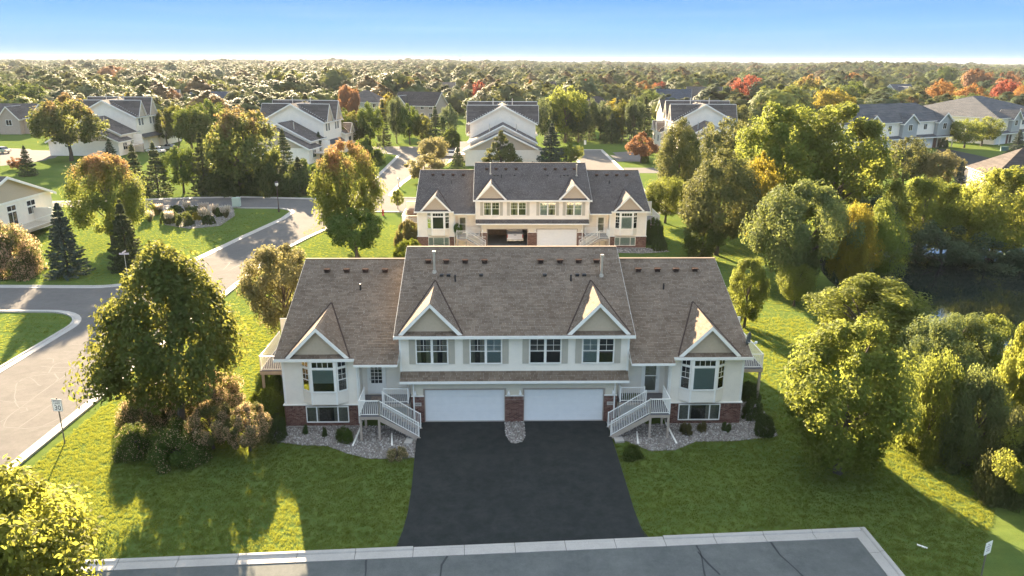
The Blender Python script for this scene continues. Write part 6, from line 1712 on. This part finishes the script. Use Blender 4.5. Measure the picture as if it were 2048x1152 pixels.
def car(loc, rz, label, paint, group=None):
    R = empty('parked_car', loc, rz, 1.0, label, 'car', group)
    mb = MB(); W = 0.88
    mb.prism([(-W, -2.2, 0.35), (-W, 2.2, 0.35), (-W, 2.28, 0.62), (-W, 2.1, 0.80), (-W, 0.95, 0.95), (-W, -1.6, 0.98), (-W, -2.25, 0.90), (-W, -2.3, 0.55)], (2*W, 0, 0)); mb.obj('body', paint, R)
    mb = MB(); mb.prism([(-W + 0.12, 1.0, 0.95), (-W + 0.2, 0.25, 1.42), (-W + 0.2, -1.1, 1.45), (-W + 0.12, -1.75, 0.98)], (2*W - 0.3, 0, 0)); c = mb.obj('cabin', DARKGLASS, R)
    mb = MB(); mb.box((-W + 0.2, -1.08, 1.425), (W - 0.2, 0.25, 1.47)); mb.obj('roof_panel', paint, c)
    for s in (-1, 1):
        mb = MB(); mb.box((s*0.62, 2.18, 0.6), (s*0.85, 2.26, 0.74)); mb.obj('headlight', METAL, R)
        mb = MB(); mb.box((s*0.62, -2.32, 0.66), (s*0.85, -2.24, 0.82)); mb.obj('tail_lamp', REDL, R)
    wheels(R, (-0.80, 0.80), (-1.4, 1.4), 0.32, 0.2)
    return R
pickup((*R2W(-2.05, 1.2), 0.165), 0.02397, 'white pickup truck seen from behind inside the open garage')
SILV = plain('silver_car_paint', (0.50, 0.51, 0.52), 0.25, 0.7, 0.5); WCAR = plain('white_car_paint', (0.74, 0.74, 0.73), 0.25, 0.6)
x, y = G(2, 306); car((x, y, 0.02), 1.3, 'silver car cut by the left edge on the far driveway', SILV)
x, y = G(899, 314); car((x, y, 0.03), 1.4, 'light car half hidden left of the central stepped townhouse', WCAR)
x, y = G(312, 306); car((x, y, 0.02), 1.2, 'white car on the drive of the leftmost stepped townhouse', WCAR)
x, y = G(338, 300); car((x, y, 0.02), 1.2, 'silver car beside the white one by the leftmost stepped townhouse', SILV)

# water tower on the horizon
a = math.atan2(918 - 1024, 1567); d_ = 3600.0
x, y = d_*math.sin(a), d_*math.cos(a)
R_ = empty('water_tower', (x, y, 8), 0, 1.0, 'tiny water tower standing on the horizon', 'water tower')
mb = MB(); mb.lathe((0, 0, 0), [(3, 0), (2, 6), (2, 13)], 10); mb.obj('pedestal', plain('weathered_tower', (0.35, 0.33, 0.32), 0.6), R_)
mb = MB(); mb.lathe((0, 0, 12), [(2, 0), (8, 4), (9, 7), (6, 10), (0.5, 11.5)], 14); mb.obj('tank', plain('weathered_tower', (0.35, 0.33, 0.32)), R_, smooth=True)

# porch things
x, y = H2W(-8.35, 0.35); o = empty('door_mat', (x, y, 1.605), TH, 1.0, 'small patterned mat at the left front door', 'mat')
mb = MB(); mb.box((-0.42, -0.25, 0), (0.42, 0.25, 0.015)); mb.obj('mat', plain('patterned_mat', (0.25, 0.19, 0.16), 0.95, var=0.5, scale=14), o)
for i, u in enumerate((6.75, 7.05, 7.35)):
    x, y = H2W(u, -0.15); plant('mound', 'green', x, y, 0.17, 0.45, 'potted plant in a row behind the right porch railing', 'far', 41, name='potted_plant', cat='plant', group='row of potted plants', z=1.6)
x, y = R2W(-8.9, -1.3); plant('round', 'green', x, y, 0.62, 1.7, 'leafy potted tree on the left landing of the charcoal-roofed house', 'mid', 21, name='potted_tree', z=1.55)
x, y = R2W(-15.2, 6.4); R_ = empty('round_table_cover', (x, y, 2.45), 0, 1, 'round brown covered table on the left deck of the charcoal-roofed house', 'patio table')
mb = MB(); mb.lathe((0, 0, 0), [(0.55, 0), (0.6, 0.5), (0.62, 0.9), (0.5, 1.05), (0.05, 1.1)], 14); mb.obj('cover', plain('brown_cover', (0.16, 0.11, 0.09), 0.8), R_)

# ------------------------------------------------------------------ haze: one closed box of even air
HZ = bpy.data.materials.new('haze_air'); HZ.use_nodes = True
hn = HZ.node_tree.nodes; hn.clear()
ho = hn.new('ShaderNodeOutputMaterial'); hv = hn.new('ShaderNodeVolumePrincipled')
hv.inputs['Color'].default_value = (0.85, 0.93, 1.0, 1); hv.inputs['Density'].default_value = HAZE; hv.inputs['Anisotropy'].default_value = 0.0
HZ.node_tree.links.new(hv.outputs[0], ho.inputs['Volume'])
mb = MB(); mb.box((-5600, -350, -3.2), (5600, 6200, 36)); hz = mb.obj('haze', HZ); hz['kind'] = 'stuff'
